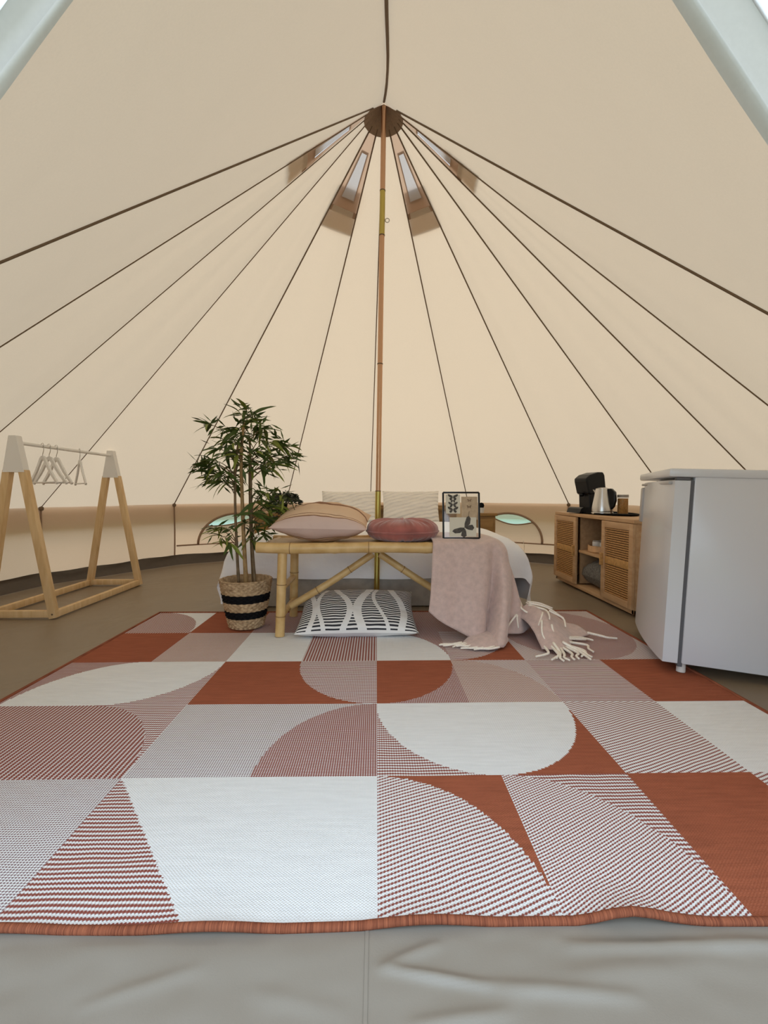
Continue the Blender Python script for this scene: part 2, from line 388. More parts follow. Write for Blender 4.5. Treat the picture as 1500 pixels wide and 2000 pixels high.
ceiling = struct(empty('ceiling', (CX, CY, ZE)), 'pitched beige canvas roof of the bell tent')
def keep(o, parent):
    o.parent = parent; o.matrix_parent_inverse = parent.matrix_world.inverted() if False else Matrix.Translation(-Vector(parent.location))
    return o
VENT = {(-111.5, -92.5), (-48, -22.5), (23, 46.5), (86, 102)}
def roof_pt(a0, a1, s, t, sag=0.02):
    e = eave(a0).lerp(eave(a1), s); p = PEAK.lerp(e, t)
    n = (eave(a0) - PEAK).cross(eave(a1) - PEAK).normalized()
    if n.z > 0: n = -n
    return p + n * (sag * math.sin(PI * s) * math.sin(PI * min(1, t)) * (0.5 + 0.5 * t) + 0.012 * noise.noise((s * 4.0 + a0, t * 1.3 + a0, 0)) * math.sin(PI * s) * min(1, t * 2) * (1 if abs(a0 + a1) > 90 else .3))
for a0, a1 in zip(ANG[:-1], ANG[1:]):
    t0 = 0.165 if (a0, a1) in VENT else 0.0
    mb = MB(); mb.grid(lambda s, t: roof_pt(a0, a1, s, t0 + (1 - t0) * t), 20, 24)
    keep(mb.build('roof_panel', M['canvas']), ceiling)
    # outer valance hanging over the wall
    mb = MB()
    e0, e1 = eave(a0), eave(a1)
    def val(s, t):
        p = e0.lerp(e1, s); o = -inward(p); return p + o * (0.02 + 0.05 * t) + Vector((0, 0, -0.20 * t + 0.004))
    mb.grid(val, 6, 2); keep(mb.build('valance', M['canvas']), ceiling)
def ribbon(pts, w, off=0.004, thick=0.004):
    mb = MB()
    for i in range(len(pts) - 1):
        pass
    pts = [Vector(p) for p in pts]
    mb.tube(pts, w / 2, 6)
    return mb
for a in ANG:
    sp = []
    for k in range(14):
        t = 0.035 + 0.965 * k / 13; p = PEAK.lerp(eave(a), t); sp.append(p + Vector((0, 0, -0.006)) + inward(p) * 0.004)
    w = 0.010 if -60 < a < 90 else 0.0065 if a > -130 and a < 0 else 0.009 if a < 0 else 0.0085 if a < 110 else 0.011
    keep(ribbon(sp, w).build('seam', M['seam']), ceiling)
# dormer panels from ridge to the valley seams, A-frame entrance
for sgn, av in ((-1, -139), (1, 125.5)):
    ev = eave(av)
    def dorm(s, t):
        r = PEAK.lerp(AAPEX, s); v = PEAK.lerp(ev, s); p = r.lerp(v, t)
        return p + Vector((0, 0, -0.05 * math.sin(PI * t) * s))
    mb = MB(); mb.grid(dorm, 16, 12); keep(mb.build('roof_panel', M['canvas']), ceiling)
    mb = MB(); gv = ground(av)
    mb.grid(lambda s, t: (ev.lerp(gv, t)).lerp(AAPEX.lerp(FOOT[sgn], t), s), 8, 10)
    struct(mb.build('wall_front', M['wallcanvas']), 'canvas side panel of the A-frame entrance')
ridge = [PEAK.lerp(AAPEX, t) + Vector((0.012 * math.sin(t * 7), 0, -0.008)) for t in [k / 12 for k in range(13)]]
ridge[0] = PEAK + Vector((0, -0.03, -0.02))
keep(ribbon(ridge, 0.016).build('seam', M['seam']), ceiling)
# apex patch
mb = MB()
for a0, a1 in zip(ANG[:-1], ANG[1:]):
    mb.grid(lambda s, t: roof_pt(a0, a1, s, 0.0 + 0.043 * t) + Vector((0, 0, -0.012)) , 3, 3)
keep(mb.build('apex_patch', M['patch']), ceiling)
# vents
for a0, a1 in sorted(VENT):
    T0, T1 = 0.0, 0.165; i0, i1 = 0.075, 0.148
    def pt(s, t, o=0.0):
        p = roof_pt(a0, a1, s, t, 0.0); return p + (inward(p) + Vector((0, 0, -1))).normalized() * o
    mb = MB()
    mb.grid(lambda s, t: pt(s, T0 + (i0 - T0) * t), 4, 3)
    mb.grid(lambda s, t: pt(s, i1 + (T1 + 0.01 - i1) * t, 0.002), 4, 2)
    lo = lambda t: 0.30 - 0.06 * (t - i0) / (i1 - i0); 
    mb.grid(lambda s, t: pt(s * lo(i0 + (i1 - i0) * t), i0 + (i1 - i0) * t), 2, 6)
    mb.grid(lambda s, t: pt(1 - s * lo(i0 + (i1 - i0) * t), i0 + (i1 - i0) * t), 2, 6)
    v = keep(mb.build('vent_frame', M['vent']), ceiling)
    mb = MB(); mb.grid(lambda s, t: pt(0.2 + 0.6 * s, i0 - 0.004 + (i1 - i0 + 0.008) * t, -0.004), 4, 6)
    m_ = mb.build('vent_mesh', M['mesh']); m_.parent = ceiling; m_.matrix_parent_inverse = Matrix.Translation(-Vector(ceiling.location))
    mb = MB(); mb.grid(lambda s, t: pt(s, 0.13 + 0.075 * t, -0.03 + 0.02 * t), 4, 3)
    keep(mb.build('vent_hood', M['vent']), ceiling)

# walls
def wall_frame(a0, a1):
    e0, e1, g0, g1 = eave(a0), eave(a1), ground(a0), ground(a1)
    return lambda s, h: g0.lerp(g1, s).lerp(e0.lerp(e1, s), h / ZE)      # s along, h height in metres
WIN = {(-48, -22.5): 1, (23, 46.5): 2}
wall_parent = {}
for nm, lab in (('wall_left', 'beige canvas tent wall beside the clothes rack'), ('wall_back', 'beige canvas tent wall behind the bed'), ('wall_right', 'beige canvas tent wall behind the fridge and sideboard')):
    wall_parent[nm] = struct(empty(nm, (CX, CY, 0)), lab)
def window(a0, a1, n, wall):
    W = wall_frame(a0, a1); L = (eave(a0) - eave(a1)).length
    hb, ht, hw = 0.20, 0.535, 0.43
    sc = 0.44 if n == 2 else 0.52
    K = 24
    arc = [(sc + hw / L * math.cos(PI * k / K), hb + (ht - hb) * math.sin(PI * k / K)) for k in range(K + 1)]
    # outer perimeter matching
    per = []
    for k in range(K + 1):
        th = PI * k / K; c, s_ = math.cos(th), math.sin(th)
        f = 1e9
        if c > 1e-6: f = min(f, (1 - sc) / c)
        if c < -1e-6: f = min(f, sc / -c)
        if s_ > 1e-6: f = min(f, (ZE - hb) / s_)
        per.append((sc + f * c, hb + f * s_))
    mb = MB()
    vs = [W(*p) for p in arc] + [W(*p) for p in per] 
    mb.add(vs, [(k, k + 1, k + 1 + K + 1, k + K + 1) for k in range(K)])
    # corners
    for s_ in (0, 1):
        ks = [k for k in range(K) if (per[k][0] > 1 - 1e-6) != (per[k + 1][0] > 1 - 1e-6)] if s_ else [k for k in range(K) if (per[k][0] < 1e-6) != (per[k + 1][0] < 1e-6)]
        for k in ks: mb.add([W(*per[k]), W(*per[k + 1]), W(s_, ZE)], [(0, 1, 2)])
    mb.grid(lambda s, t: W(s, hb * t), 10, 3)
    keep(mb.build('wall_panel', M['wallcanvas'], smooth=False), wall)
    w = struct(empty('window_%d' % n, W(sc, hb)), 'half-moon window in the tent wall')
    def inn(p, d): return W(*p) + inward(W(*p)) * d
    mb = MB(); mb.tube([inn(p, 0.006) for p in arc], 0.013, 6); keep(mb.build('window_trim', M['vent']), w)
    # inner flap drooping from its zip, leaving a lens of film open at the top
    k0, k1 = (6, 16) if n == 2 else (8, 19)
    edge = []
    pa, pb = arc[k0], arc[k1]
    for k in range(13):
        t = k / 12; edge.append((pa[0] + (pb[0] - pa[0]) * t, pa[1] + (pb[1] - pa[1]) * t - (0.055 if n == 2 else 0.035) * math.sin(PI * t)))
    lens = arc[k0:k1 + 1] + edge[::-1][1:-1]
    mb = MB(); mb.add([W(*p) for p in lens], [tuple(range(len(lens)))]); keep(mb.build('pane', M['pvc'], smooth=False), w)
    poly = arc[:k0] + edge + arc[k1 + 1:]
    mb = MB(); mb.add([inn((sc, hb), 0.012)] + [inn(p, 0.012) for p in poly], [(0, k + 1, k + 2) for k in range(len(poly) - 1)])
    keep(mb.build('window_flap', M['wallcanvas'], smooth=False), w)
    mb = MB(); mb.tube([inn(p, 0.016) for p in edge], 0.007, 6); keep(mb.build('flap_hem', M['vent']), w)
    mb = MB(); mb.tube([W(0.02 + 0.96 * t / 10, hb) + inward(W(0.5, hb)) * 0.006 for t in range(11)], 0.008, 6); keep(mb.build('window_sill', M['vent']), w)
    for q in ((0.30, 0.62) if n == 2 else (0.45, 0.7)):
        p = W(q, hb) + inward(W(q, hb)) * 0.02
        mb = MB(); mb.tube(bez([p + Vector((0, 0, 0.03)), p, p + Vector((0.012, 0, -0.05)), p + Vector((0.0, -0.01, -0.12)), p + Vector((0.03, -0.015, -0.17))], 4), 0.0035, 5)
        keep(mb.build('tie_cord', M['fringe']), w)
for a0, a1 in zip(ANG[:-1], ANG[1:]):
    mid = (a0 + a1) / 2
    wall = wall_parent['wall_left' if mid < -50 else 'wall_right' if mid > 50 else 'wall_back']
    if (a0, a1) in WIN: window(a0, a1, WIN[(a0, a1)], wall)
    else:
        W = wall_frame(a0, a1); mb = MB(); mb.grid(lambda s, t: W(s, ZE * t), 8, 4); keep(mb.build('wall_panel', M['wallcanvas'], smooth=False), wall)
for a in ANG:
    wall = wall_parent['wall_left' if a < -50 else 'wall_right' if a > 50 else 'wall_back']
    e, g = eave(a), ground(a)
    mb = MB(); mb.tube([g.lerp(e, t / 8) + inward(g) * (0.008 + 0.012 * math.sin(PI * t / 8)) for t in range(9)], 0.008, 6); keep(mb.build('wall_seam', M['vent']), wall)
    mb = MB(); mb.lathe([(0, 0.02), (0.016, 0.014), (0.02, 0), (0.016, -0.014), (0, -0.02)], 10, e + inward(e) * 0.012 + Vector((0, 0, -0.01))); keep(mb.build('eave_toggle', M['seam']), wall)

# groundsheet
fl = struct(empty('floor', (CX, CY, 0)), 'brown PVC groundsheet with creases')
def crease(x, y):
    """soft folds at the doorway"""
    z = 0.0
    for (x0, y0, x1, y1, h, w) in ((0.012, 0.722, 0.18, 0.692, 0.0085, 0.009), (0.18, 0.692, 0.40, 0.672, 0.007, 0.012), (0.01, 0.726, 0.11, 0.762, 0.005, 0.010), (0.33, 0.752, 0.75, 0.750, 0.008, 0.012),
                                   (-0.45, 0.672, -0.29, 0.725, 0.004, 0.012), (-0.60, 0.752, -0.05, 0.742, 0.005, 0.03), (0.05, 0.640, 0.20, 0.655, 0.006, 0.012), (0.25, 0.700, 0.55, 0.725, 0.005, 0.02), (-0.2, 0.69, -0.05, 0.66, 0.003, 0.015)):
        dx, dy = x1 - x0, y1 - y0; t = max(0, min(1, ((x - x0) * dx + (y - y0) * dy) / (dx * dx + dy * dy)))
        px, py = x0 + dx * t, y0 + dy * t; d2 = (x - px) ** 2 + (y - py) ** 2
        z += h * math.exp(-d2 / (w * w)) * (0.3 + 0.7 * math.sin(PI * t) ** .5)
    k = max(0.0, min(1.0, (0.785 - y) / 0.02))
    return (z + 0.0035 * noise.noise((x * 6, y * 14, 0)) + 0.0015 * noise.noise((x * 17, y * 25, 4))) * k
mb = MB()
def floor_main(s, t):
    a = 2 * PI * s; r = 2.9 * t
    rr = (rground(math.degrees(a)) + 0.01) * t
    return Vector((CX + rr * math.sin(a), CY + rr * math.cos(a), -0.002))
mb.grid(floor_main, 64, 8)
keep(mb.build('groundsheet', M['floor']), fl)
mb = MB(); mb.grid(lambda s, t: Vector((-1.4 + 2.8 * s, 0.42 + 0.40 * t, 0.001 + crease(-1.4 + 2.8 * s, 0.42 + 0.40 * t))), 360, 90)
keep(mb.build('groundsheet_front_skylit', M['floor_skylit']), fl)
mb = MB(); mb.grid(lambda s, t: Vector((-0.020 + 0.006 * s, 0.42 + 0.38 * t, 0.0022 + crease(-0.017, 0.42 + 0.38 * t))), 1, 60); keep(mb.build('sheet_seam', M['floor_skylit']), fl)
mb = MB()
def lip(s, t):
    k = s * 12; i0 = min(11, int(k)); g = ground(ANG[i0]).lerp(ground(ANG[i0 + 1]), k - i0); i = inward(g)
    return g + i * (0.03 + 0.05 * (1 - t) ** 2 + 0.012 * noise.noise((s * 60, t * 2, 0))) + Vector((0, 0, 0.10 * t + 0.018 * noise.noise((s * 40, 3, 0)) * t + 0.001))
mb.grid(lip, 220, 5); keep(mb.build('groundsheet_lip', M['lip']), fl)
mb = MB(); mb.grid(lambda s, t: Vector((-70 + 140 * s, -70 + 140 * t, -0.03)), 8, 8)
struct(mb.build('ground', M['grass']), 'meadow around the tent')

# door flaps folded back against the outside of the A-frame
for sgn in (-1, 1):
    if sgn < 0: p1, p2 = Vector((-0.369, 0.6, 1.386)), Vector((-0.466, 0.6, 1.272))
    else: p1, p2 = Vector((0.371, 0.6, 1.399)), Vector((0.501, 0.6, 1.220))
    d = (p2 - p1) / (p1.z - p2.z)
    mb = MB()
    def fl_(s, t):
        z = 1.80 - 1.72 * t
        e = p1 + d * (p1.z - z); wd = 0.30 + 0.5 * min(1, t * 2.5)
        roll = 0.014
        if s < 0.25: a = s / 0.25 * PI; off = Vector((sgn * (roll * (1 - math.cos(a)) * .6), -roll * math.sin(a) * .9 , 0))
        else:
            k = (s - .25) / .75; off = Vector((sgn * (roll * 1.2 + wd * k), 0.0 - 0.16 * k + 0.025 * math.sin(k * 11 + z * 3) * k, -0.05 * k))
        return e + off + Vector((0, 0.012 * noise.noise((s * 4, z * 3, sgn)), 0))
    mb.grid(fl_, 36, 40)
    struct(mb.build('door_%d' % (1 if sgn < 0 else 2), M['flap']), 'pale canvas entrance flap folded aside')
# A-frame poles
for sgn in (-1, 1):
    mb = MB(); mb.tube([AAPEX + Vector((0, -0.03, 0.02)), FOOT[sgn] + Vector((0, -0.03, 0))], 0.014, 10)
    struct(mb.build('trim_%d' % (1 if sgn < 0 else 2), M['steel']), 'metal A-frame pole of the entrance')

# ------------------------------------------------------------------ centre pole
pole = empty('tent_pole', (0.0, 3.05, 0))
tag(pole, 'tall bronze-coloured metal centre pole carrying the tent roof', 'pole')
PB = Vector((0, 0, 0)); PT = Vector((0.05, 0, 3.24))
def pole_seg(z0, z1, r, m, nm='pole_section'):
    mb = MB(); f = lambda z: PB.lerp(PT, z / 3.24); mb.tube([f(z0), f(z1)], r, 20); o = mb.build(nm, M[m], pole, auto=50); return o
pole_seg(0.0, 0.79, 0.0185, 'brass', 'pole_sleeve'); pole_seg(0.79, 1.62, 0.0165, 'copper'); pole_seg(1.62, 2.44, 0.0165, 'copper')
pole_seg(2.44, 2.72, 0.0175, 'brass', 'pole_sleeve'); pole_seg(2.72, 3.24, 0.0165, 'copper')
for z in (0.79, 1.62, 2.44, 2.72):
    mb = MB(); mb.tube([PB.lerp(PT, (z - .003) / 3.24), PB.lerp(PT, (z + .003) / 3.24)], 0.0187, 20); mb.build('joint_ring', M['seam'], pole, auto=50)
mb = MB(); q = PB.lerp(PT, 2.535 / 3.24) + Vector((0.033, 0, 0)); mb.tube([q + Vector((0.013 * math.cos(a), 0, 0.013 * math.sin(a))) for a in [2 * PI * k / 16 for k in range(17)]], 0.0032, 6, cap=False); mb.build('hook_ring', M['steel'], pole)
mb = MB(); mb.lathe([(0, 0.0), (0.03, 0.0), (0.03, 0.012), (0.02, 0.02), (0, 0.02)], 20); mb.build('foot', M['black'], pole)

# ------------------------------------------------------------------ rug
RX0, RX1, RY0, RY1 = -1.395, 1.375, 0.793, 2.962
CW = 0.689; RH = (RY1 - RY0) / 5.0
def inel(u, v, cu, cv): return ((u - cu) / 0.5) ** 2 + (v - cv) ** 2 < 1
WH, TE, ST, TW, FI, DD, CO, DL, PK = range(9)
def rug_kind(u, r, v):
    h = math.floor(u * 2) / 2.0
    if r == 0:
        if u < -1: return DL
        if u < -0.5: return ST if v < (1 - (u + 1) / 0.5) else WH
        if u < 0: return WH
        if u < .5: return TW if inel(u, v, 0, 0) else TE
        if u < 1: return FI if inel(u, v, .5, 0) else ST
        return TE if u < 1.5 else TW
    if r == 1:
        if u < -1: return CO if (u < -1.5 or inel(u, v, -1.5, 0)) else ST
        if u < -0.5: return DL
        if u < 0: return DD if inel(u, v, 0, 0) else DL
        if u < .5: return WH if inel(u, v, .5, 1) else ST
        if u < 1: return WH if inel(u, v, .5, 1) else TE
        return TW if u < 1.5 else WH
    if r == 2:
        if u < -1.5: return WH if inel(u, v, -1.5, 0) else DD
        if u < -1: return WH if inel(u, v, -1.5, 1) else ST
        if u < -0.5: return TE
        if u < 0: return ST if inel(u, v, 0, 1) else TE
        if u < .5: return TE if inel(u, v, 0, 1) else DD
        if u < 1: return PK if inel(u, v, .5, 0) else FI
        return ST if u < 1.5 else TE
    if r == 3:
        if u < -1.5: return TE
        if u < -1: return PK
        if u < -.5: return WH
        if u < 0: return CO
        if u < .5: return WH if inel(u, v, 0, 0) else DD
        if u < 1: return ST if inel(u, v, .5, 1) else TE
        return DD if inel(u, v, 1.5, 1) else FI
    if u < -1.5: return CO if inel(u, v, -2, 0) else WH
    if u < -1: return TE
    if u < 1: return DD
    if u < 1.5: return DD
    return DD if inel(u, v, 1.5, 0) else FI
rug = empty('area_rug', (0, 1.9, 0)); tag(rug, 'large flatwoven rug with terracotta, white and pink geometric shapes', 'rug')
nx, ny = 464, 394
def rug_z(x, y):
    d = max(0.0, 1 - (y - RY0) / 0.10)
    e = 0.012 * math.exp(-((x - 0.46) / 0.06) ** 2) + 0.004 * math.sin(x * 7 + 1) ** 2 + 0.004 * math.sin(x * 17)
    return 0.006 + 0.0015 * math.sin(x * 5.0 + y * 3) * 0.5 + d * d * max(0.0, e)
xs = np.linspace(RX0, RX1, nx + 1); ys = np.linspace(RY0, RY1, ny + 1)
vv = [(x, y - 1.9 + 0.004 * math.sin(x * 6) * max(0, 1 - (y - RY0) / .1), rug_z(x, y)) for y in ys for x in xs]
ii = np.arange(nx); ff = []
mi = []
for j in range(ny):
    yc = (ys[j] + ys[j + 1]) / 2; rv = (yc - RY0) / RH; r = min(4, int(rv)); v = rv - r
    a = j * (nx + 1)
    for i in range(nx):
        ff.append((a + i, a + i + 1, a + i + nx + 2, a + i + nx + 1)); mi.append(rug_kind(((xs[i] + xs[i + 1]) / 2) / CW, r, v))
me = bpy.data.meshes.new('weave'); me.from_pydata(vv, [], ff)
for m in RUGM: me.materials.append(m)
me.polygons.foreach_set('material_index', mi); me.polygons.foreach_set('use_smooth', [True] * len(ff)); me.update()
wv = bpy.data.objects.new('weave', me); COL.objects.link(wv); wv.parent = rug
for pts in ([(x, RY0) for x in np.linspace(RX0, RX1, 80)], [(x, RY1) for x in np.linspace(RX0, RX1, 40)], [(RX0, y) for y in np.linspace(RY0, RY1, 40)], [(RX1, y) for y in np.linspace(RY0, RY1, 40)]):
    mb = MB(); mb.tube([(x, y - 1.9 + 0.004 * math.sin(x * 6) * max(0, 1 - (y - RY0) / .1), rug_z(x, y) - 0.0005) for x, y in pts], 0.0075, 8); mb.build('binding', M['binding'], rug)

# ------------------------------------------------------------------ cushions helper
def pillow(mb, w, d, t, n=28, pinch=0.06, wr=0.006, seed=0, p=0.42, both=True):
    for sgn in (1, -1):
        def fn(s, q):
            u, v = s * 2 - 1, q * 2 - 1
            k = max(0.0, (1 - u * u) * (1 - v * v)) ** p
            x = u * w / 2 * (1 - pinch * (1 - v * v) * abs(u)); y = v * d / 2 * (1 - pinch * (1 - u * u) * abs(v))
            nz = noise.noise((u * 2.2 + seed, v * 2.2, sgn * 3.0)) * wr * 2 * k + noise.noise((u * 6 + seed, v * 6, sgn)) * wr * k
            return (x, y, sgn * (t / 2 * k + nz * (k > 0)))
        mb.grid(fn, n, n, uv=True)

# ------------------------------------------------------------------ bed
bed = empty('bed', (0, 4.05, 0)); tag(bed, 'double bed under a white duvet with wooden headboard', 'bed')
mb = MB(); mb.box((0, 0, 0.11), (1.74, 1.86, 0.215), bev=0.01); mb.build('bed_base', M['base'], bed, auto=40)
mb = MB(); mb.box((0, 0, 0.315), (1.74, 1.86, 0.19), bev=0.05); mb.build('mattress', M['linen'], bed, auto=40)
mb = MB()
def fold(a, w, r):
    """arc length -> (offset, drop)"""
    s = 1 if a >= 0 else -1; a = abs(a)
    if a <= w: return s * a, 0.0
    b = a - w
    if b < r * PI / 2: th = b / r; return s * (w + r * math.sin(th)), r * (1 - math.cos(th))
    return s * (w + r + 0.12 * (b - r * PI / 2)), r + (b - r * PI / 2)
def duvet(s, q):
    a = -1.38 + 2.76 * s; b = -1.185 + 1.68 * q
    x, dx = fold(a, 0.84, 0.17); y, dy = fold(b, 0.83, 0.14) if b < 0 else (b, 0)
    dy *= 1.0
    drop = (dx ** 3 + dy ** 3) ** (1 / 3.0)
    z = 0.475 - drop
    z += 0.018 * noise.noise((a * 3, b * 3, 1)) * (1 if drop < 0.05 else 0.3) + 0.03 * (1 - (a / 1.3) ** 2) * (drop < 0.02) * 0.3
    fx = 0.018 * math.sin(b * 13 + a) * min(1, dx * 4) + 0.03 * math.sin(PI * min(1, dx / .40)) + 0.02 * noise.noise((b * 5, dx * 6, 3)) * min(1, dx * 5); fy = 0.02 * math.sin(a * 11) * min(1, dy * 4)
    return (x + (fx if a > 0 else -fx), y + 0.02 - fy * 1.0 + 0.02 * noise.noise((a * 4, z * 5, 2)) * min(1, dy * 6), max(0.03, z))
mb.grid(duvet, 90, 70); dv = mb.build('duvet', M['linen'], bed)
hb = MB(); hb.box((0, 1.0, 0.32), (1.76, 0.03, 0.64), bev=0.004); hbo = hb.build('headboard', M['headwood'], bed, auto=40)
mb = MB(); mb.box((0, 0.985, 0.60), (1.77, 0.06, 0.035), bev=0.006); mb.build('headboard_rail', M['headwood'], hbo, auto=40)
for x, w, lab, rz in ((-0.285, 0.58, 'cream embroidered pillow propped on the bed behind the striped cushion', 0.03), (0.36, 0.60, 'cream embroidered pillow propped on the bed behind the round velvet cushion', -0.04)):
    mb = MB(); pillow(mb, w, 0.46, 0.15, seed=x * 9, pinch=0.05, p=0.5, wr=0.014)
    o = mb.build('bed_pillow', M['bedpillow']); o.location = (x, 4.80, 0.60); o.rotation_euler = (R_(58), 0, rz); tag(o, lab, 'pillow', 'cream pillows on the bed')

# nightstands
for sx, lab in ((-1, 'wooden bedside cabinet under the trailing plant'), (1, 'wooden bedside cabinet under the tiny white pot')):
    x0, x1 = (-1.26, -0.91) if sx < 0 else (0.93, 1.24)
    cx = (x0 + x1) / 2; w = x1 - x0
    ns = empty('nightstand', (cx, 4.86, 0)); tag(ns, lab, 'nightstand')
    mb = MB(); mb.box((0, 0, 0.27), (w - .03, 0.30, 0.54), bev=0.004); mb.build('body', M['headwood'], ns, auto=40)
    mb = MB(); mb.box((0, -0.01, 0.555), (w, 0.34, 0.03), bev=0.005); mb.build('top', M['headwood'], ns, auto=40)
    mb = MB(); mb.box((0, -0.16, 0.42), (w - .09, 0.015, 0.18), bev=0.004); dr = mb.build('drawer', M['headwood'], ns, auto=40)
    mb = MB(); mb.box((0, -0.16, 0.20), (w - .09, 0.015, 0.20), bev=0.004); mb.build('drawer', M['headwood'], ns, auto=40)

# small pot on right bedside cabinet
sp = empty('small_plant_pot', (1.08, 4.72, 0.57)); tag(sp, 'tiny white pot with a round dark plant on the bedside cabinet', 'potted plant')
mb = MB(); mb.lathe([(0, 0), (0.026, 0), (0.034, 0.055), (0.03, 0.055), (0.028, 0.045), (0, 0.045)], 20); mb.build('pot', M['ceramic'], sp, auto=40)
mb = MB(); mb.lathe([(0.0, 0.045), (0.02, 0.05), (0.03, 0.075), (0.022, 0.1), (0, 0.108)], 18, fn=lambda a, r, z, j: (r * (1 + .12 * math.sin(7 * a)), z)); mb.build('plant', M['blackmatte'], sp)
# trailing plant
tp = empty('trailing_plant', (-0.985, 4.78, 0.57)); tag(tp, 'bushy grey-green trailing plant on the bedside cabinet behind the tall bamboo', 'potted plant')
mb = MB(); mb.lathe([(0, 0), (0.05, 0), (0.07, 0.10), (0.062, 0.10), (0.055, 0.09), (0, 0.085)], 20); mb.build('pot', M['blackmatte'], tp, auto=40)
mb = MB(); rnd = random.Random(3)
def leafq(mb, p, d, L, w):
    d = Vector(d).normalized(); s = d.cross(Vector((rnd.uniform(-1, 1), rnd.uniform(-1, 1), rnd.uniform(-1, 1)))).normalized(); p = Vector(p)
    mb.add([p, p + d * L * .45 + s * w, p + d * L, p + d * L * .45 - s * w], [(0, 1, 2, 3)])
for k in range(800):
    a = rnd.uniform(0, 2 * PI); e = rnd.uniform(0, 1) ** .5
    r = 0.14 * e; h = 0.09 + 0.13 * (1 - e * e) ** .5 * rnd.uniform(.4, 1)
    if rnd.random() < .45: h = 0.12 - rnd.random() * 0.30; a = rnd.choice((PI * 1.02, PI * 1.12, -0.25, -0.1, 1.35 * PI, 1.5 * PI, 1.7 * PI)) + rnd.uniform(-.22, .22); r = 0.13 + rnd.random() * .03; r *= (1.25 if abs(math.sin(a)) > .6 else 1)
    p = (r * math.cos(a) + .05, r * math.sin(a), h)
    leafq(mb, p, (math.cos(a) * .6 + rnd.uniform(-.6, .6), math.sin(a) * .5 + rnd.uniform(-.6, .6), rnd.uniform(-.7, .6)), rnd.uniform(.028, .048), rnd.uniform(.008, .014))
o = mb.build('foliage', M['succ'], tp, smooth=False); o['kind'] = 'stuff'
# little dark box by it
mb = MB(); mb.box((0, 0, 0.03), (0.12, 0.06, 0.06), bev=0.012)
o = mb.build('small_box', M['blackmatte'], auto=40); o.location = (-0.80, 4.1, 0.492); tag(o, 'small dark box lying on the bed behind the striped cushion', 'box')

# ------------------------------------------------------------------ bamboo bench
bench = empty('bamboo_bench', (0, 2.67, 0.008)); tag(bench, 'bamboo bench with round rails and slanting braces at the foot of the bed', 'bench')
def bamboo(name, pts, r, nodes, parent=bench, m='bamboo'):
    P = bez(pts, 10); mb = MB()
    n = len(P); rs = []
    for i in range(n):
        t = i / (n - 1); k = 1.0
        for q in nodes: k += 0.10 * math.exp(-((t - q) / 0.012) ** 2)
        rs.append(r * k)
    mb.tube(P, rs, 16); o = mb.build(name, M[m], parent, auto=60)
    for q in nodes:
        i = q * (n - 1); i0 = int(i); p = P[i0].lerp(P[min(n - 1, i0 + 1)], i - i0); t = (P[min(n - 1, i0 + 1)] - P[i0]).normalized()
        mb = MB(); mb.tube([p - t * .0018, p + t * .0018], r * 1.09, 16); mb.build('node_ring', M['bamboo_node'], o, auto=50)
    return o
zr = 0.475
for y, ph in ((-0.205, 0.0), (0.205, 1.3)):
    bamboo('rail', [(-0.64, y, zr + .004), (-0.45, y, zr - 0.002), (-.2, y + .004, zr), (0.0, y, zr + .003), (.3, y, zr + .0), (.63, y, zr)], 0.029, [0.19, 0.38, 0.565, 0.78])
for x in (-.60, .60): bamboo('end_rail', [(x, -.2, zr), (x, 0, zr + .002), (x, .2, zr)], 0.024, [0.5])
for k in range(11):
    y = -0.165 + 0.033 * k; mb = MB(); mb.box((0, y, zr + 0.014), (1.2, 0.029, 0.012), bev=0.004); mb.build('seat_slat', M['bamboo'], bench, auto=40)
for sx in (-1, 1):
    for y, dy in ((-0.19, -0.02), (0.18, 0.02)):
        bamboo('leg', [(sx * 0.505, y, zr - .01), (sx * .512, y + dy * .5, .24), (sx * 0.52, y + dy, 0.0)], 0.0255, [0.42, 0.78])
    bamboo('stretcher', [(sx * .515, -.2, .25), (sx * .515, .19, .25)], 0.017, [0.5])
    bamboo('stretcher', [(sx * .515, -.2, .105), (sx * .515, .19, .105)], 0.017, [0.5])
    bamboo('brace', [(sx * .50, 0.0, .11), (sx * .26, 0, .255), (sx * .02, 0, .415)], 0.0205, [0.33, 0.72])
mb = MB(); mb.bar((-.36, 0, .438), (.36, 0, .438), .03, .018, bev=.004); mb.build('cross_bar', M['bamboo'], bench, auto=40)

# cushions on the bench
mb = MB(); pillow(mb, 0.53, 0.42, 0.215, n=40, seed=4, pinch=0.04, wr=0.007, p=0.58)
o = mb.build('striped_cushion', M['striped_cushion']); o.location = (-0.305, 2.665, 0.614); o.rotation_euler = (R_(8), R_(1), R_(-3)); tag(o, 'square pink and beige cushion with thin brown stripes on the bench', 'cushion')
rc = empty('round_cushion', (0.150, 2.64, 0.505)); tag(rc, 'round terracotta velvet cushion with pleats on the bench', 'cushion')
mb = MB(); pr = []
for k in range(33):
    th = -PI / 2 + PI * k / 32; c = math.cos(th); s_ = math.sin(th)
    r = 0.205 * (abs(c) ** 0.55); z = 0.062 + 0.062 * (abs(s_) ** 0.8) * (1 if s_ > 0 else -1)
    if r < 0.06: z -= (0.02 if s_ > 0 else -0.02) * (1 - r / 0.06)
    pr.append((r, z))
def pleat(a, r, z, j):
    k = (r / 0.205); w = noise.noise((math.cos(a) * 7, math.sin(a) * 7, z * 6)) * 1.3 + noise.noise((math.cos(a) * 15, math.sin(a) * 15, 4)) * .8
    side = 1 if z > 0.062 else -1
    return r * (1 + 0.004 * w), z + side * 0.0075 * w * max(0, min(1, (1 - k) * 5 + .25)) * min(1, k * 2)
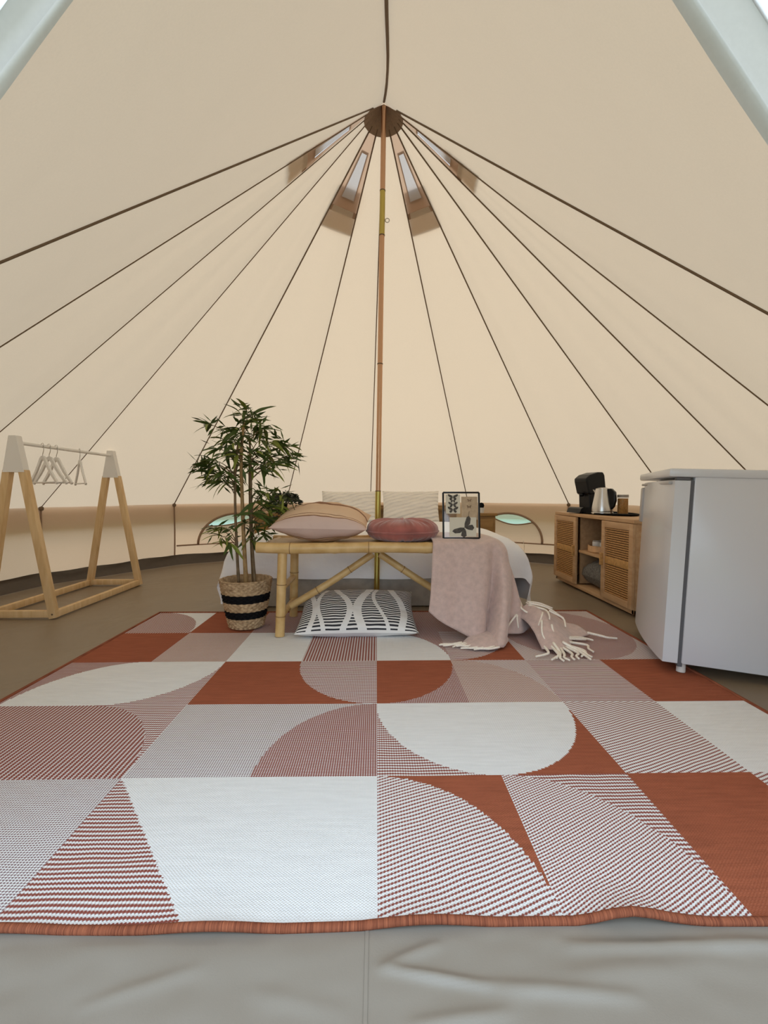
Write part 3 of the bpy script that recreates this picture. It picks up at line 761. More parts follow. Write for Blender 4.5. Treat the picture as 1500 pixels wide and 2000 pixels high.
mb.lathe(pr, 200, fn=pleat); mb.build('cover', M['velvet'], rc)
mb = MB(); mb.tube([(0.207 * math.cos(a), 0.207 * math.sin(a), 0.056) for a in [2 * PI * k / 64 for k in range(65)]], 0.0045, 6, cap=False); mb.build('piping', M['velvet'], rc)
mb = MB(); mb.lathe([(0, .012), (.012, .008), (.015, 0), (0, 0)], 14, (0, 0, .108)); mb.build('button', M['velvet'], rc)

# ------------------------------------------------------------------ patterned floor cushion
def floor_cushion_mat():
    m, nt, out = new_mat('black_white_patterned_cotton')
    p = N(nt, 'ShaderNodeBsdfPrincipled'); nt.links.new(p.outputs[0], out.inputs[0]); p.inputs['Roughness'].default_value = 0.9; p.inputs['Specular IOR Level'].default_value = 0.15
    uv = N(nt, 'ShaderNodeUVMap'); sp = N(nt, 'ShaderNodeSeparateXYZ'); nt.links.new(uv.outputs[0], sp.inputs[0])
    def mt(op, a, b=None, c=None):
        n = N(nt, 'ShaderNodeMath', operation=op)
        for i, v in enumerate((a, b, c)):
            if v is None: continue
            if isinstance(v, (int, float)): n.inputs[i].default_value = v
            else: nt.links.new(v, n.inputs[i])
        return n.outputs[0]
    u, v = sp.outputs[0], sp.outputs[1]
    st = mt('GREATER_THAN', mt('SINE', mt('MULTIPLY', v, 2 * PI * 23)), -0.1)
    white = None
    # winding white bands: centre curve c + A sin(2 pi v f + ph), half width
    for c, A, ph, wd in ((0.10, 0.035, 0.3, 0.022), (0.20, 0.05, 2.4, 0.018), (0.37, 0.07, 0.2, 0.026), (0.56, 0.06, 3.3, 0.036), (0.70, 0.06, 1.9, 0.016), (0.85, 0.055, 0.1, 0.03)):
        cc = mt('ADD', mt('MULTIPLY', mt('SINE', mt('MULTIPLY_ADD', v, 4.6, ph)), A), c)
        b = mt('LESS_THAN', mt('ABSOLUTE', mt('SUBTRACT', u, cc)), wd)
        white = b if white is None else mt('MAXIMUM', white, b)
    white = mt('MAXIMUM', white, mt('LESS_THAN', v, 0.014))
    blk = mt('MULTIPLY', st, mt('SUBTRACT', 1.0, white))
    mx = N(nt, 'ShaderNodeMix', data_type='RGBA'); mx.inputs[6].default_value = c4((0.74, 0.72, 0.69)); mx.inputs[7].default_value = c4((0.035, 0.035, 0.04))
    nt.links.new(blk, mx.inputs[0]); nt.links.new(mx.outputs[2], p.inputs['Base Color'])
    return m
M['patterned'] = floor_cushion_mat()
M['plainwhite'] = pmat('white_cotton', (0.74, 0.73, 0.72), 0.9)
fc = MB(); pillow(fc, 0.66, 0.44, 0.15, n=40, seed=9, pinch=0.05)
nface = len(fc.f) // 2
fc.mi = [0] * nface + [1] * nface
o = fc.build('floor_cushion', [M['patterned'], M['plainwhite']]); o.location = (-0.108, 2.615, 0.098); o.rotation_euler = (R_(17), 0, R_(1)); tag(o, 'black and white cushion with wavy bands lying on the rug under the bench', 'cushion')

# ------------------------------------------------------------------ picture frame
pf = empty('picture_frame', (0.462, 2.485, 0.533), (R_(-6), 0, 0)); tag(pf, 'black metal picture frame of clear glass with butterfly prints on the bench', 'picture frame')
W2, HH = 0.098, 0.248
for a, b, in (((-W2, 0, 0), (-W2, 0, HH)), ((W2, 0, 0), (W2, 0, HH)), ((-W2, 0, HH), (W2, 0, HH)), ((-W2, 0, 0), (W2, 0, 0))):
    mb = MB(); mb.bar(a, b, 0.009, 0.012, up=(0, 1, 0), bev=.001); mb.build('frame_bar', M['black'], pf, auto=40)
mb = MB(); mb.box((0, 0.001, HH / 2), (2 * W2, 0.002, HH)); mb.build('glass', M['glass'], pf, smooth=False)
def flat(name, cx, cz, w, h, m, y=-0.002, par=pf):
    mb = MB(); mb.box((cx, y, cz), (w, 0.0016, h)); return mb.build(name, M[m], par, smooth=False)
p1 = flat('print', -0.045, 0.185, 0.078, 0.105, 'paper'); p2 = flat('print', 0.045, 0.163, 0.088, 0.125, 'paper2', -0.001); p3 = flat('print', 0.008, 0.060, 0.145, 0.105, 'paper', -0.004)
def moth(cx, cz, s, m, y, rot=0.0, nm='butterfly_print', par=pf):
    mb = MB()
    up = [(0, .1), (.25, .35), (.75, .62), (1.0, .6), (.95, .3), (.6, .02), (.1, -.05)]; lw = [(0.02, 0), (.45, -.02), (.7, -.2), (.62, -.5), (.35, -.55), (.12, -.25)]
    ca, sa = math.cos(rot), math.sin(rot)
    for sg in (1, -1):
        for poly in (up, lw):
            P = [(sg * x * s, z * s) for x, z in poly]
            P = [(cx + x * ca - z * sa, y, cz + x * sa + z * ca) for x, z in P]
            mb.add(P, [tuple(range(len(P)))])
    return mb.build(nm, M[m], par, smooth=False)
for cz, s in ((0.222, .028), (0.203, .018), (0.181, .026), (0.153, .029)): moth(-.045, cz, s, 'ink', -0.0035, par=p1)
moth(.045, .205, .012, 'ink2', -.0025, par=p2); moth(.043, .170, .013, 'ink2', -.0025, par=p2)
mb = MB(); mb.tube([(.043, -.0025, .145), (.04, -.0025, .125), (.046, -.0025, .105)], .0012, 5); mb.build('stalk_print', M['ink2'], p2)
moth(0.02, .052, .062, 'ink', -.0055, 0.75, par=p3)

# ------------------------------------------------------------------ throw blanket
tb = empty('throw_blanket', (0.5, 2.5, 0)); tag(tb, 'dusty pink woollen throw with cream fringe draped over the bench end', 'blanket')
TO = Vector((0.5, 2.5, 0))
colsA = [
 [(0.3, 2.9, 0.527), (0.3, 2.65, 0.524), (0.3, 2.46, 0.524), (0.297, 2.425, 0.476), (0.292, 2.41, 0.36), (0.285, 2.4, 0.24), (0.276, 2.395, 0.155)],
 [(0.36, 2.9, 0.527), (0.36, 2.65, 0.525), (0.36, 2.46, 0.525), (0.358, 2.418, 0.476), (0.352, 2.392, 0.34), (0.345, 2.38, 0.21), (0.34, 2.372, 0.105)],
 [(0.43, 2.9, 0.527), (0.43, 2.65, 0.525), (0.43, 2.455, 0.525), (0.43, 2.418, 0.476), (0.425, 2.402, 0.32), (0.42, 2.388, 0.17), (0.415, 2.375, 0.062)],
 [(0.51, 2.9, 0.527), (0.51, 2.65, 0.525), (0.512, 2.455, 0.523), (0.51, 2.41, 0.466), (0.505, 2.378, 0.3), (0.5, 2.352, 0.15), (0.495, 2.34, 0.028)],
 [(0.58, 2.9, 0.527), (0.58, 2.65, 0.525), (0.585, 2.455, 0.52), (0.582, 2.412, 0.456), (0.575, 2.39, 0.28), (0.562, 2.368, 0.13), (0.55, 2.345, 0.012)],
 [(0.615, 2.9, 0.525), (0.619, 2.65, 0.529), (0.628, 2.4560000000000004, 0.524), (0.625, 2.445, 0.436), (0.618, 2.455, 0.26), (0.598, 2.44, 0.12), (0.575, 2.375, 0.02)],
 [(0.65, 2.89, 0.52), (0.656, 2.65, 0.524), (0.663, 2.459, 0.509), (0.67, 2.418, 0.416), (0.66, 2.37, 0.26), (0.632, 2.31, 0.12), (0.59, 2.235, 0.022)],
 [(0.68, 2.88, 0.507), (0.6880000000000001, 2.65, 0.51), (0.698, 2.474, 0.484), (0.705, 2.435, 0.396), (0.7, 2.39, 0.25), (0.675, 2.33, 0.11), (0.64, 2.25, 0.02)],
 [(0.7, 2.88, 0.482), (0.705, 2.66, 0.477), (0.712, 2.51, 0.442), (0.728, 2.49, 0.366), (0.735, 2.48, 0.24), (0.722, 2.46, 0.11), (0.695, 2.42, 0.022)],
 [(0.708, 2.88, 0.452), (0.715, 2.68, 0.442), (0.728, 2.55, 0.402), (0.75, 2.52, 0.336), (0.775, 2.49, 0.22), (0.78, 2.455, 0.11), (0.775, 2.415, 0.03)],
 [(0.712, 2.87, 0.412), (0.722, 2.72, 0.402), (0.742, 2.61, 0.362), (0.768, 2.59, 0.296), (0.8, 2.57, 0.2), (0.83, 2.54, 0.11), (0.85, 2.5, 0.04)],
 [(0.714, 2.86, 0.372), (0.728, 2.78, 0.352), (0.752, 2.7, 0.312), (0.785, 2.68, 0.256), (0.825, 2.65, 0.17), (0.868, 2.62, 0.09), (0.91, 2.57, 0.03)],
]
def catgrid(cols, nu, nv):
    rows = [bez(c, nv) for c in cols]; out = []
    for j in range(len(rows[0])): out.append(bez([r[j] for r in rows], nu))
    return out     # [v][u]
def sheet(mb, cols, nu, nv, wr=0.003, fr=9, seed=0):
    Gd = catgrid(cols, nu, nv); nj, ni = len(Gd), len(Gd[0])
    def fn(s, t):
        p = Gd[round(t * (nj - 1))][round(s * (ni - 1))]; k = noise.noise(p * fr + Vector((seed, 0, 0)))
        q = p + Vector((0.4, -1.0, 0.3)) * wr * k
        q.z = max(q.z, 0.017); return q - TO
    mb.grid(fn, ni - 1, nj - 1)
mb = MB(); sheet(mb, colsA, 7, 8, 0.004)
# end lying on the rug in front
colsB = [[(.52, 2.42, .03), (.47, 2.33, .035), (.42, 2.265, .020)], [(.58, 2.40, .05), (.54, 2.29, .055), (.47, 2.225, .020)], [(.63, 2.38, .05), (.60, 2.26, .045), (.55, 2.205, .020)], [(.68, 2.40, .03), (.67, 2.30, .03), (.63, 2.23, .020)]]
sheet(mb, colsB, 6, 6, 0.006, 14, 3)
# bunched end on the rug beside the bench
colsC = [[(.74, 2.54, .05), (.78, 2.45, .10), (.80, 2.33, .075), (.80, 2.20, .02)], [(.80, 2.58, .09), (.84, 2.50, .165), (.87, 2.34, .125), (.88, 2.17, .025)],
         [(.86, 2.62, .08), (.92, 2.54, .125), (.945, 2.38, .09), (.945, 2.20, .022)], [(.92, 2.64, .04), (1.00, 2.56, .085), (1.04, 2.46, .045), (1.00, 2.32, .02)], [(.93, 2.68, .02), (1.02, 2.60, .03), (1.10, 2.50, .05), (1.14, 2.42, .02)]]
sheet(mb, colsC, 7, 8, 0.012, 13, 6)
o = mb.build('cloth', M['throw'], tb)
sol = o.modifiers.new('thick', 'SOLIDIFY'); sol.thickness = 0.006; sol.offset = 0
def cord(pts, r=0.0060):
    mb = MB(); P = bez([Vector(p) - TO for p in pts], 6); n = len(P)
    mb.tube(P, [r * (1 - 0.35 * (i / (n - 1))) for i in range(n)], 7); mb.build('fringe', M['fringe'], tb)
rf = random.Random(11)
for k in range(9):        # front end fringe, lying to the left
    t = k / 8; x = .43 + .17 * t; y = 2.285 - .075 * t
    cord([(x, y, .026), (x - .05, y - .012 + rf.uniform(-.01, .01), .022), (x - .09, y - .006 + rf.uniform(-.014, .012), .020), (x - .125 + rf.uniform(-.02, .02), y + rf.uniform(-.02, .02), .0175)])
C3 = [((.82, 2.22, .03), (.80, 2.14), (.74, 2.10)), ((.85, 2.20, .035), (.84, 2.11), (.80, 2.06)), ((.87, 2.19, .03), (.86, 2.10), (.85, 2.045)), ((.89, 2.19, .03), (.885, 2.11), (.88, 2.05)),
      ((.90, 2.19, .03), (.91, 2.12), (.905, 2.06)), ((.92, 2.20, .03), (.94, 2.13), (.93, 2.07)), ((.93, 2.21, .035), (.98, 2.16), (.955, 2.10)), ((.945, 2.22, .03), (1.0, 2.14), (1.0, 2.09)),
      ((.96, 2.27, .03), (1.03, 2.24), (1.04, 2.16)), ((.98, 2.32, .03), (1.06, 2.33), (1.10, 2.36)), ((1.0, 2.34, .03), (1.07, 2.36), (1.12, 2.33)), ((1.13, 2.42, .03), (1.18, 2.38), (1.26, 2.36)),
      ((.86, 2.20, .05), (.88, 2.13), (.83, 2.08)), ((.91, 2.21, .05), (.95, 2.15), (.98, 2.06))]
for a, b, c in C3:
    cord([a, (b[0] + rf.uniform(-.015, .015), b[1], .024), ((b[0] + c[0]) / 2 + rf.uniform(-.02, .02), (b[1] + c[1]) / 2, .02), (c[0], c[1], .0175)], 0.0072)
for pts in ([(.80, 2.52, .165), (.79, 2.47, .150), (.82, 2.44, .135), (.85, 2.47, .16), (.83, 2.52, .17)], [(.84, 2.53, .172), (.90, 2.50, .17), (.96, 2.47, .15)], [(.84, 2.50, .172), (.92, 2.45, .16), (1.0, 2.42, .11)],
            [(.83, 2.48, .165), (.90, 2.42, .155), (.90, 2.36, .14), (.89, 2.33, .128)], [(.88, 2.40, .145), (.86, 2.36, .135), (.83, 2.32, .10)], [(.92, 2.42, .15), (.98, 2.38, .12), (.97, 2.32, .09)],
            [(.79, 2.50, .15), (.76, 2.45, .11), (.755, 2.41, .06)], [(.76, 2.46, .12), (.71, 2.42, .08), (.68, 2.38, .05)], [(.85, 2.33, .125), (.83, 2.26, .07), (.85, 2.20, .03)], [(.89, 2.30, .11), (.885, 2.24, .06), (.90, 2.20, .03)]):
    cord(pts, 0.006)

# ------------------------------------------------------------------ tall bamboo plant
PX, PY = -0.75, 2.645
bp = empty('potted_bamboo', (PX, PY, -0.003)); tag(bp, 'tall leafy bamboo plant in a woven basket with two black bands', 'potted plant')
mb = MB()
prof = []; H_ = 0.275
NB = 26
def basket_r(z): return 0.092 + (0.143 - 0.092) * (z / H_) ** 0.85
pz = [0.016 + H_ * k / (NB * 3) for k in range(NB * 3 + 1)]
prof = [(0.0, 0.012), (0.085, 0.012)] + [(basket_r(z - 0.016), z) for z in pz]
def weave(a, r, z, j):
    if j < 2: return r, z
    ph = (j - 2) / 3.0; row = int(ph)
    return r + 0.0045 * abs(math.sin(PI * ph)) + 0.0045 * math.sin(a * 22 + (row % 2) * PI), z
prof += [(0.136, 0.016 + H_), (0.128, 0.26), (0.12, 0.235)]
mb.lathe(prof, 120, fn=lambda a, r, z, j: weave(a, r, z, j) if j < len(pz) + 2 else (r, z))
nj = len(prof) - 1
mi_ = []
for k in range(120):
    for j in range(nj):
        zz = prof[j][1]; mi_.append(1 if (0.075 < zz < 0.118 or 0.165 < zz < 0.210) and j < len(pz) + 1 else 0)
mb.mi = mi_
mb.build('basket', [M['sea'], M['sea_b']], bp)
mb = MB(); mb.lathe([(0, 0.245), (0.06, 0.25), (0.125, 0.24)], 30); mb.build('soil', M['soil'], bp)
stems = [([(-.035, -.02, .24), (-.045, -.02, .5), (-.05, -.02, .72), (-.05, 0, .95), (-.03, 0, 1.08)], .009, 'stem'), ([(.01, -.03, .24), (0, -.03, .5), (-.01, -.02, .75), (-.015, -.01, 1.0), (.0, 0, 1.18)], .0125, 'stem2'),
         ([(.055, -.01, .24), (.04, -.01, .5), (.035, 0, .75), (.035, 0, .95), (.03, 0, 1.1)], .009, 'stem'), ([(.03, .04, .24), (.02, .04, .5), (.015, .04, .8), (.02, .03, 1.0)], .007, 'stem')]
stem_paths = []
for pts, r, m in stems:
    P = bez(pts, 10); n = len(P); mb = MB(); mb.tube(P, [r * (1 - .35 * i / (n - 1)) * (1.12 if i % 7 == 3 else 1) for i in range(n)], 10); mb.build('stem', M[m], bp); stem_paths.append(P)
def leaf_mesh(name, L, w, curve, m):
    mb = MB(); n = 6
    for i in range(n + 1):
        t = i / n; ww = w * (math.sin(PI * min(1, t * 1.15 + .04)) ** .8 if t < .83 else w and max(0.02, (1 - t) * 3.2)) * .5
        z = -curve * t * t * L
        mb.v += [(-ww, t * L, z + ww * .35), (0, t * L, z), (ww, t * L, z + ww * .35)]
    for i in range(n):
        a = i * 3
        for q in (0, 1): mb.f.append((a + q, a + q + 1, a + q + 4, a + q + 3)); mb.mi.append(0)
    return mb.mesh(name, M[m])
LM = [leaf_mesh('leaf', L, w, c, m) for L, w, c, m in ((.115, .022, .25, 'leaf'), (.13, .024, .4, 'leaf'), (.10, .021, .15, 'leaf'), (.12, .024, .35, 'leaf2'), (.105, .020, .5, 'leaf2'), (.11, .022, .3, 'leaf'))]
cl = [(486, 800), (474, 810), (496, 812), (487, 826), (505, 832), (470, 836), (452, 842), (520, 838), (412, 828), (440, 858), (460, 862), (478, 850), (498, 848), (515, 858), (535, 862), (555, 868), (568, 872), (428, 876), (447, 884), (466, 886), (484, 880), (502, 882), (520, 884), (540, 890), (562, 892), (575, 895), (412, 898), (395, 903), (400, 912), (420, 905), (545, 906), (530, 912), (515, 905), (440, 918), (425, 926), (455, 922), (410, 936), (438, 938), (455, 940), (470, 905), (490, 905),
      (505, 955), (520, 962), (540, 960), (555, 965), (500, 978), (515, 985), (530, 992), (545, 985), (495, 1000), (510, 1010), (525, 1015), (500, 1030), (512, 1040), (420, 1032), (432, 1046), (448, 1058), (440, 1030), (490, 1050), (480, 1020), (505, 900)]
rl = random.Random(21)
nleaf = 0
for ci, (px, py) in enumerate(cl):
    dep = rl.uniform(-.16, .16) if 440 < px < 540 else rl.uniform(-.1, .1)
    if py > 945: dep = rl.uniform(-.12, .06)
    k = (PY + dep) / 900.0
    tip = Vector(((px - 735) * k - PX, dep, EYE + (962 - py) * k))
    sp_ = min(stem_paths, key=lambda P: min((q - tip).length for q in P[8:]))
    base = min(sp_[6:], key=lambda q: (q - tip - Vector((0, 0, -.08))).length)
    mid = base.lerp(tip, .5) + Vector((0, 0, .02))
    mb = MB(); mb.tube(bez([base, mid, tip], 4), [.003, .0028, .0026, .0024, .0022, .002, .0018, .0016, .0014], 5); mb.build('branch', M['stem'], bp)
    out = Vector((tip.x - base.x, tip.y - base.y, 0)); az0 = math.atan2(out.x, out.y) if out.length > .03 else rl.uniform(-PI, PI)
    for q in range(5):
        if nleaf >= 300: break
        az = az0 + rl.uniform(-1.5, 1.5); el = rl.uniform(-.75, .55) if py > 830 else rl.uniform(-.2, 1.1); L = LM[rl.randrange(6)]
        o = bpy.data.objects.new('leaf', L); COL.objects.link(o); o.parent = bp; o.location = tip.lerp(mid, .45 * rl.random()); s_ = rl.uniform(.75, 1.15)
        o.scale = (s_, s_, s_); o.rotation_euler = Euler((el, rl.uniform(-.8, .8), -az), 'YXZ'); nleaf += 1

# finer leaves inside the crown, too small to pick apart
mb = MB(); rnd = random.Random(5)
for k in range(430):
    px, py = cl[rnd.randrange(38)] if k < 300 else cl[38 + rnd.randrange(len(cl) - 38)]
    px += rnd.uniform(-14, 14); py += rnd.uniform(-10, 12); dep = rnd.uniform(-.12, .14); kk = (PY + dep) / 900.0
    leafq(mb, ((px - 735) * kk - PX, dep, EYE + (962 - py) * kk), (rnd.uniform(-1, 1), rnd.uniform(-.6, .6), rnd.uniform(-.6, .7)), rnd.uniform(.055, .09), rnd.uniform(.006, .0095))
o = mb.build('foliage', M['leaf'], bp, smooth=False); o['kind'] = 'stuff'

# ------------------------------------------------------------------ clothes rack
rk = empty('clothes_rack', (-2.2, 3.37, 0)); tag(rk, 'low pine A-frame clothes rack with white painted tips', 'clothes rack')
LY = 0.51; HB = 0.205; ZT = 1.115
for sy in (-1, 1):
    for sx in (-1, 1):
        a = Vector((sx * HB, sy * LY, 0.0)); b = Vector((sx * 0.012, sy * LY, ZT)); c = a.lerp(b, 0.82)
        mb = MB(); mb.bar(a + Vector((0, 0, .004)), c, 0.045, 0.042, up=(0, 1, 0), bev=.003); mb.build('leg', M['pine'], rk, auto=40)
    # white painted tip, a tapered wedge
    zt0 = ZT * 0.82; w0 = HB * (1 - .82) + .028; w1 = 0.022
    mb = MB(); vs = [(-w0, -.024, zt0 - .01), (w0, -.024, zt0 - .01), (w0, .024, zt0 - .01), (-w0, .024, zt0 - .01), (-w1, -.024, ZT + .01), (w1, -.024, ZT + .01), (w1, .024, ZT + .01), (-w1, .024, ZT + .01)]
    mb.add([(x, y + sy * LY, z) for x, y, z in vs], [(3, 2, 1, 0), (4, 5, 6, 7), (0, 1, 5, 4), (1, 2, 6, 5), (2, 3, 7, 6), (3, 0, 4, 7)]); mb.build('painted_tip', M['white_metal'], rk, smooth=False)
    mb = MB(); mb.bar((-HB - .01, sy * LY, .03), (HB + .01, sy * LY, .03), .034, .042, bev=.003); mb.build('base_rail', M['pine'], rk, auto=40)
for sx in (-1, 1):
    mb = MB(); mb.bar((sx * HB, -LY, .028), (sx * HB, LY, .028), .034, .042, bev=.003); mb.build('base_rail', M['oak_y'] if False else M['pine'], rk, auto=40)
mb = MB(); mb.tube([(0, -LY - .005, ZT - .03), (0, LY + .005, ZT - .03)], .011, 12); mb.build('rod', M['white_metal'], rk, auto=50)
for sy in (-1, 1):
    mb = MB(); mb.lathe([(0, .004), (.006, .003), (.006, 0)], 10); o = mb.build('screw', M['seam'], rk); o.location = (HB + 0.0, sy * LY - .019, .03); o.rotation_euler = (R_(90), 0, 0)
# hangers
def hanger(y, rz, label):
    h = empty('coat_hanger', (-2.2, y, ZT - .03), (0, 0, rz)); tag(h, label, 'hanger', 'hangers on the clothes rack')
    mb = MB(); pts = [(0.016 * math.cos(a), 0, 0.004 + 0.016 * math.sin(a)) for a in [R_(200 - 20 * k) for k in range(0, 12)]]
    pts += [(.012, 0, -.03), (0, 0, -.05), (0, 0, -.075)]
    mb.tube(bez(pts, 2), .0022, 6); mb.build('hook', M['steel'], h)
    mb = MB()
    for s_ in (-1, 1):
        P = bez([(0, 0, -.075), (s_ * .025, 0, -.088), (s_ * .085, 0.0, -.165), (s_ * .165, 0, -.245)], 6); n = len(P)
        for i in range(n - 1): mb.bar(P[i], P[i + 1], .012, .026 - .010 * i / n, up=(0, 0, 1))
    mb.build('shoulder', M['white_metal'], h, smooth=False)
    mb = MB(); mb.tube([(-.158, 0, -.238), (.158, 0, -.238)], .005, 8); mb.build('trouser_bar', M['white_metal'], h)
for y, rz, lab in ((3.09, -.50, 'white wooden hanger at the end of the bunch of three away from the lone hanger'), (3.15, -.38, 'white wooden hanger in the middle of the bunch of three on the rack'),
                   (3.22, -.45, 'white wooden hanger at the end of the bunch of three facing the lone hanger')): hanger(y, rz, lab)
hanger(3.47, -.80, 'white wooden hanger hanging apart from the bunch of three')

# ------------------------------------------------------------------ sideboard
CXX, Y0, Y1, ZC = 1.605, 2.82, 4.06, 0.612
sb = empty('sideboard', (CXX, (Y0 + Y1) / 2, 0)); tag(sb, 'light wooden sideboard with two woven cane doors and open shelves', 'sideboard')
LC = (Y1 - Y0); DPT = 0.39
def sbx(name, c, d, m='oak_y', par=sb, bev=.003):
    mb = MB(); mb.box(c, d, bev=bev); return mb.build(name, M[m], par, auto=40)
sbx('top', (DPT / 2 - .005, 0, ZC - .0125), (DPT + .02, LC + .02, .025)); sbx('bottom', (DPT / 2, 0, .030), (DPT, LC, .03))
for y in (-LC / 2 + .0125, LC / 2 - .0125): sbx('side_panel', (DPT / 2, y, .305), (DPT, .025, .58))
sbx('back_panel', (DPT - .006, 0, .32), (.012, LC - .03, .54), 'oak_in')
ym = 0.215
yma, ymb = -0.235, 0.195
for y in (yma, ymb): sbx('divider', (DPT / 2 + .01, y, .32), (DPT - .02, .022, .53), 'oak_in')
sbx('shelf', (DPT / 2 + .0, (yma + ymb) / 2, .315), (DPT - .01, ymb - yma - .02, .022))
sbx('plinth', (DPT / 2 + .02, 0, .008), (DPT - .06, LC - .06, .014), 'blackmatte')
for sg in (-1, 1):
    ye = yma if sg < 0 else ymb; yc = (ye + sg * LC / 2) / 2; dw = LC / 2 - abs(ye) + .012; z0, z1 = .048, ZC - .028; dh = z1 - z0; zc = (z0 + z1) / 2
    d = empty('door'); d.parent = sb; d.location = (-.011, yc, zc)
    for y in (-dw / 2 + .022, dw / 2 - .022): sbx('door_stile', (0, y, 0), (.02, .044, dh), 'oak_y', d)
    for z in (-dh / 2 + .022, dh / 2 - .022): sbx('door_rail', (0, 0, z), (.02, dw - .088, .044), 'oak_y', d)
    mb = MB(); ih = dh - .088; ns_ = 30
    for k in range(ns_):
        z = -ih / 2 + ih * (k + .5) / ns_
        if abs(z) < .022: continue
        mb.box((.002, 0, z), (.008, dw - .086, ih / ns_ * .58))
    sbx('cane_backing', (.009, 0, 0), (.002, dw - .084, ih + .002), 'cane_dark', d, 0)
    cane = mb.build('cane_panel', M['rattan'], d, smooth=False); cane['kind'] = 'stuff'
    sbx('cane_band', (.0, 0, 0), (.01, dw - .086, .05), 'rattan_b', d)
    sbx('handle', (-.018, -sg * (dw / 2 - .022), 0), (.022, .018, .085), 'rattan_b', d, .004)
# things in the shelves
tr = empty('round_tray', (CXX + .13, 3.475, .327)); tag(tr, 'round pale wooden tray on the sideboard shelf', 'tray')
mb = MB(); mb.lathe([(0, 0), (.105, 0), (.112, .004), (.112, .05), (.104, .05), (.102, .01), (0, .01)], 36); mb.build('bowl', M['tray_wood'], tr, auto=40)
for i, (x, y, h) in enumerate(((-.045, .02, .075), (.02, .045, .075), (-.02, -.045, .07), (.045, -.02, .085))):
    j = empty('glass_jar', (CXX + .13 + x, 3.475 + y, .338)); tag(j, 'small pale jar standing in the round wooden tray', 'jar', 'jars in the wooden tray')
    mb = MB(); mb.lathe([(0, 0), (.028, 0), (.03, .006), (.03, h - .012), (.026, h - .008), (0, h - .008)], 20); mb.build('jar_body', M['ceramic'], j, auto=40)
    mb = MB(); mb.lathe([(0, h), (.027, h), (.027, h - .012), (0, h - .012)], 20); mb.build('lid', M['tin'], j, auto=40)
mb = MB(); pillow(mb, .34, .36, .22, n=24, seed=2, pinch=.02, p=.3)
o = mb.build('shelf_cushion', M['greyknit']); o.location = (CXX + .19, 3.44, .175); o.rotation_euler = (0, R_(-14), 0); tag(o, 'grey woven cushion stuffed in the lower shelf of the sideboard', 'cushion')

# on top
ZT2 = ZC + .0005
mb = MB(); mb.lathe([(0, 0), (.9, 0), (1.0, .25), (1.0, 1), (.94, 1), (.92, .4), (0, .4)], 40)
o = mb.build('serving_tray', M['blackmatte'], auto=40); o.scale = (.155, .36, .014); o.location = (CXX + .185, 3.55, ZT2); tag(o, 'flat black oval tray on the sideboard top', 'tray')
ZS = ZT2 + .0058
cmach = empty('coffee_machine', (1.715, 3.72, ZS), (0, 0, R_(12))); tag(cmach, 'black coffee pad machine on the sideboard top', 'coffee machine')
mb = MB()
mb.prism([(-.13, 0), (.0, 0), (.0, .04), (-.095, .045), (-.115, .035)], -.085, .085); mb.build('drip_tray', M['black'], cmach, smooth=False)
mb = MB(); mb.prism([(-.025, 0), (.09, 0), (.10, .19), (-.035, .19), (-.03, .11)], -.07, .07); o = mb.build('column', M['black'], cmach, smooth=False)
bv = o.modifiers.new('b', 'BEVEL'); bv.width = .012; bv.segments = 3
mb = MB(); mb.prism([(-.045, .16), (-.035, .145), (.10, .165), (.115, .18), (.098, .30), (.085, .325), (.04, .325), (-.03, .305), (-.07, .275), (-.068, .25)], -.08, .08); o = mb.build('head', M['black'], cmach, smooth=False)
bv = o.modifiers.new('b', 'BEVEL'); bv.width = .016; bv.segments = 3
mb = MB(); mb.lathe([(0, .13), (.016, .13), (.02, .155), (0, .155)], 16, (-.055, 0, 0)); mb.build('spout', M['black'], cmach)
ket = empty('kettle', (1.715, 3.47, ZS), (0, 0, R_(-52))); tag(ket, 'brushed steel kettle with black handle in front of the coffee machine', 'kettle')
mb = MB(); mb.lathe([(0, 0), (.076, 0), (.078, .008), (.076, .014), (0, .014)], 32); mb.build('base', M['steel'], ket, auto=40)
mb = MB(); mb.lathe([(0, .016), (.074, .016), (.075, .024), (.070, .06), (.058, .13), (.050, .18), (.048, .19), (0, .19)], 36); mb.build('body', M['steel'], ket, auto=40)
mb = MB(); mb.lathe([(0, .20), (.03, .199), (.047, .192), (.047, .188), (0, .188)], 28); lid = mb.build('lid', M['steel'], ket, auto=50)
mb = MB(); mb.prism([(.035, .19), (.07, .192), (.098, .165), (.103, .10), (.09, .055), (.068, .03), (.062, .05), (.052, .17)], -.018, .018); o = mb.build('handle', M['black'], ket, smooth=False)
bv = o.modifiers.new('b', 'BEVEL'); bv.width = .006; bv.segments = 2
mb = MB(); mb.prism([(-.045, .175), (-.07, .185), (-.046, .145)], -.012, .012); mb.build('spout', M['steel'], ket, smooth=False)
jar = empty('storage_jar', (1.835, 3.40, ZS)); tag(jar, 'clear storage jar of brown coffee beside the kettle', 'jar')
mb = MB(); mb.lathe([(0, 0), (.036, 0), (.038, .004), (.038, .125), (.036, .125)], 28); mb.build('jar_body', M['glass'], jar, auto=40)
mb = MB(); mb.lathe([(0, .006), (.0355, .006), (.0355, .118), (0, .119)], 28); mb.build('contents', M['coffee'], jar, auto=40)
mb = MB(); mb.lathe([(0, .125), (.039, .125), (.039, .143), (.036, .146), (0, .146)], 28); mb.build('lid', M['tin'], jar, auto=40)

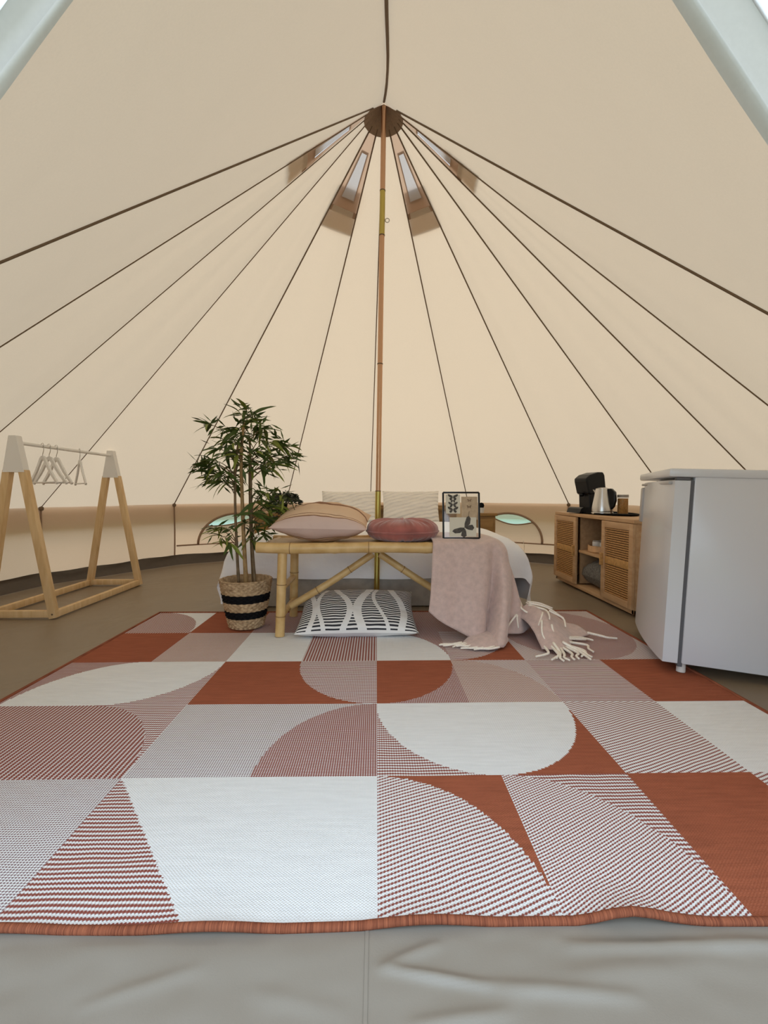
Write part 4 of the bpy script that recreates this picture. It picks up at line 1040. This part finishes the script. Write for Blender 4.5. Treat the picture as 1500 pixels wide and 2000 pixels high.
# ------------------------------------------------------------------ fridge
ang = math.atan2(0.36, 0.933)      # door direction measured from +Y towards +X
fr = empty('fridge', (1.225, 1.93, 0.012), (0, R_(2.3), -ang)); tag(fr, 'white table-height fridge with curved door', 'fridge')
# local: X = depth going back (+X), Y = along the door
FWD = 0.69
mb = MB(); mb.box((.06 + .26, FWD / 2, .443), (.50, FWD, .80), bev=.008); mb.build('body', M['fridge'], fr, auto=40)
mb = MB(); mb.box((.28, FWD / 2, .852), (.61, FWD + .014, .036), bev=.009); mb.build('worktop', M['fridge'], fr, auto=40)
mb = MB()
def dr_pt(s, t):
    y = FWD * s; bul = .022 * math.sin(PI * s) ** .7 if 0 < s < 1 else 0
    return Vector((-bul - 0.0, y, .045 + .775 * t))
mb.grid(dr_pt, 16, 10)
mb.grid(lambda s, t: Vector((.056 * (1 - s), 0, .045 + .775 * t)), 2, 4); mb.grid(lambda s, t: Vector((.056 * s, FWD, .045 + .775 * t)), 2, 4)
for z in (.045, .82):
    mb.grid(lambda s, t: Vector((dr_pt(s, 0).x * (1 - t) + .056 * t, FWD * s, z)), 16, 1)
mb.grid(lambda s, t: Vector((.056, FWD * s, .045 + .775 * t)), 2, 2)
dro = mb.build('door', M['fridge'], fr, auto=35)
mb = MB(); mb.box((.066, FWD / 2, .425), (.018, FWD - .012, .79)); mb.build('gasket', M['fridge_g'], fr, smooth=False)
mb = MB(); mb.box((-.004, FWD - .035, .70), (.03, .05, .19), bev=.008); hd = mb.build('handle', M['fridge_h'], dro, auto=40)
mb = MB(); mb.box((-.004, FWD * .5, .81), (.03, FWD * .92, .012), bev=.003); mb.build('door_cap', M['fridge_h'], dro, auto=40)
mb = MB(); mb.box((.03, .02, .827), (.05, .04, .012), bev=.003); mb.build('hinge', M['fridge_g'], fr, auto=40)
for x, y in ((.08, .04), (.08, FWD - .04), (.52, .04), (.52, FWD - .04)):
    mb = MB(); mb.lathe([(0, 0), (.018, 0), (.018, .03), (.012, .05), (0, .05)], 14, (x, y, 0)); mb.build('foot', M['ceramic'], fr, auto=40)
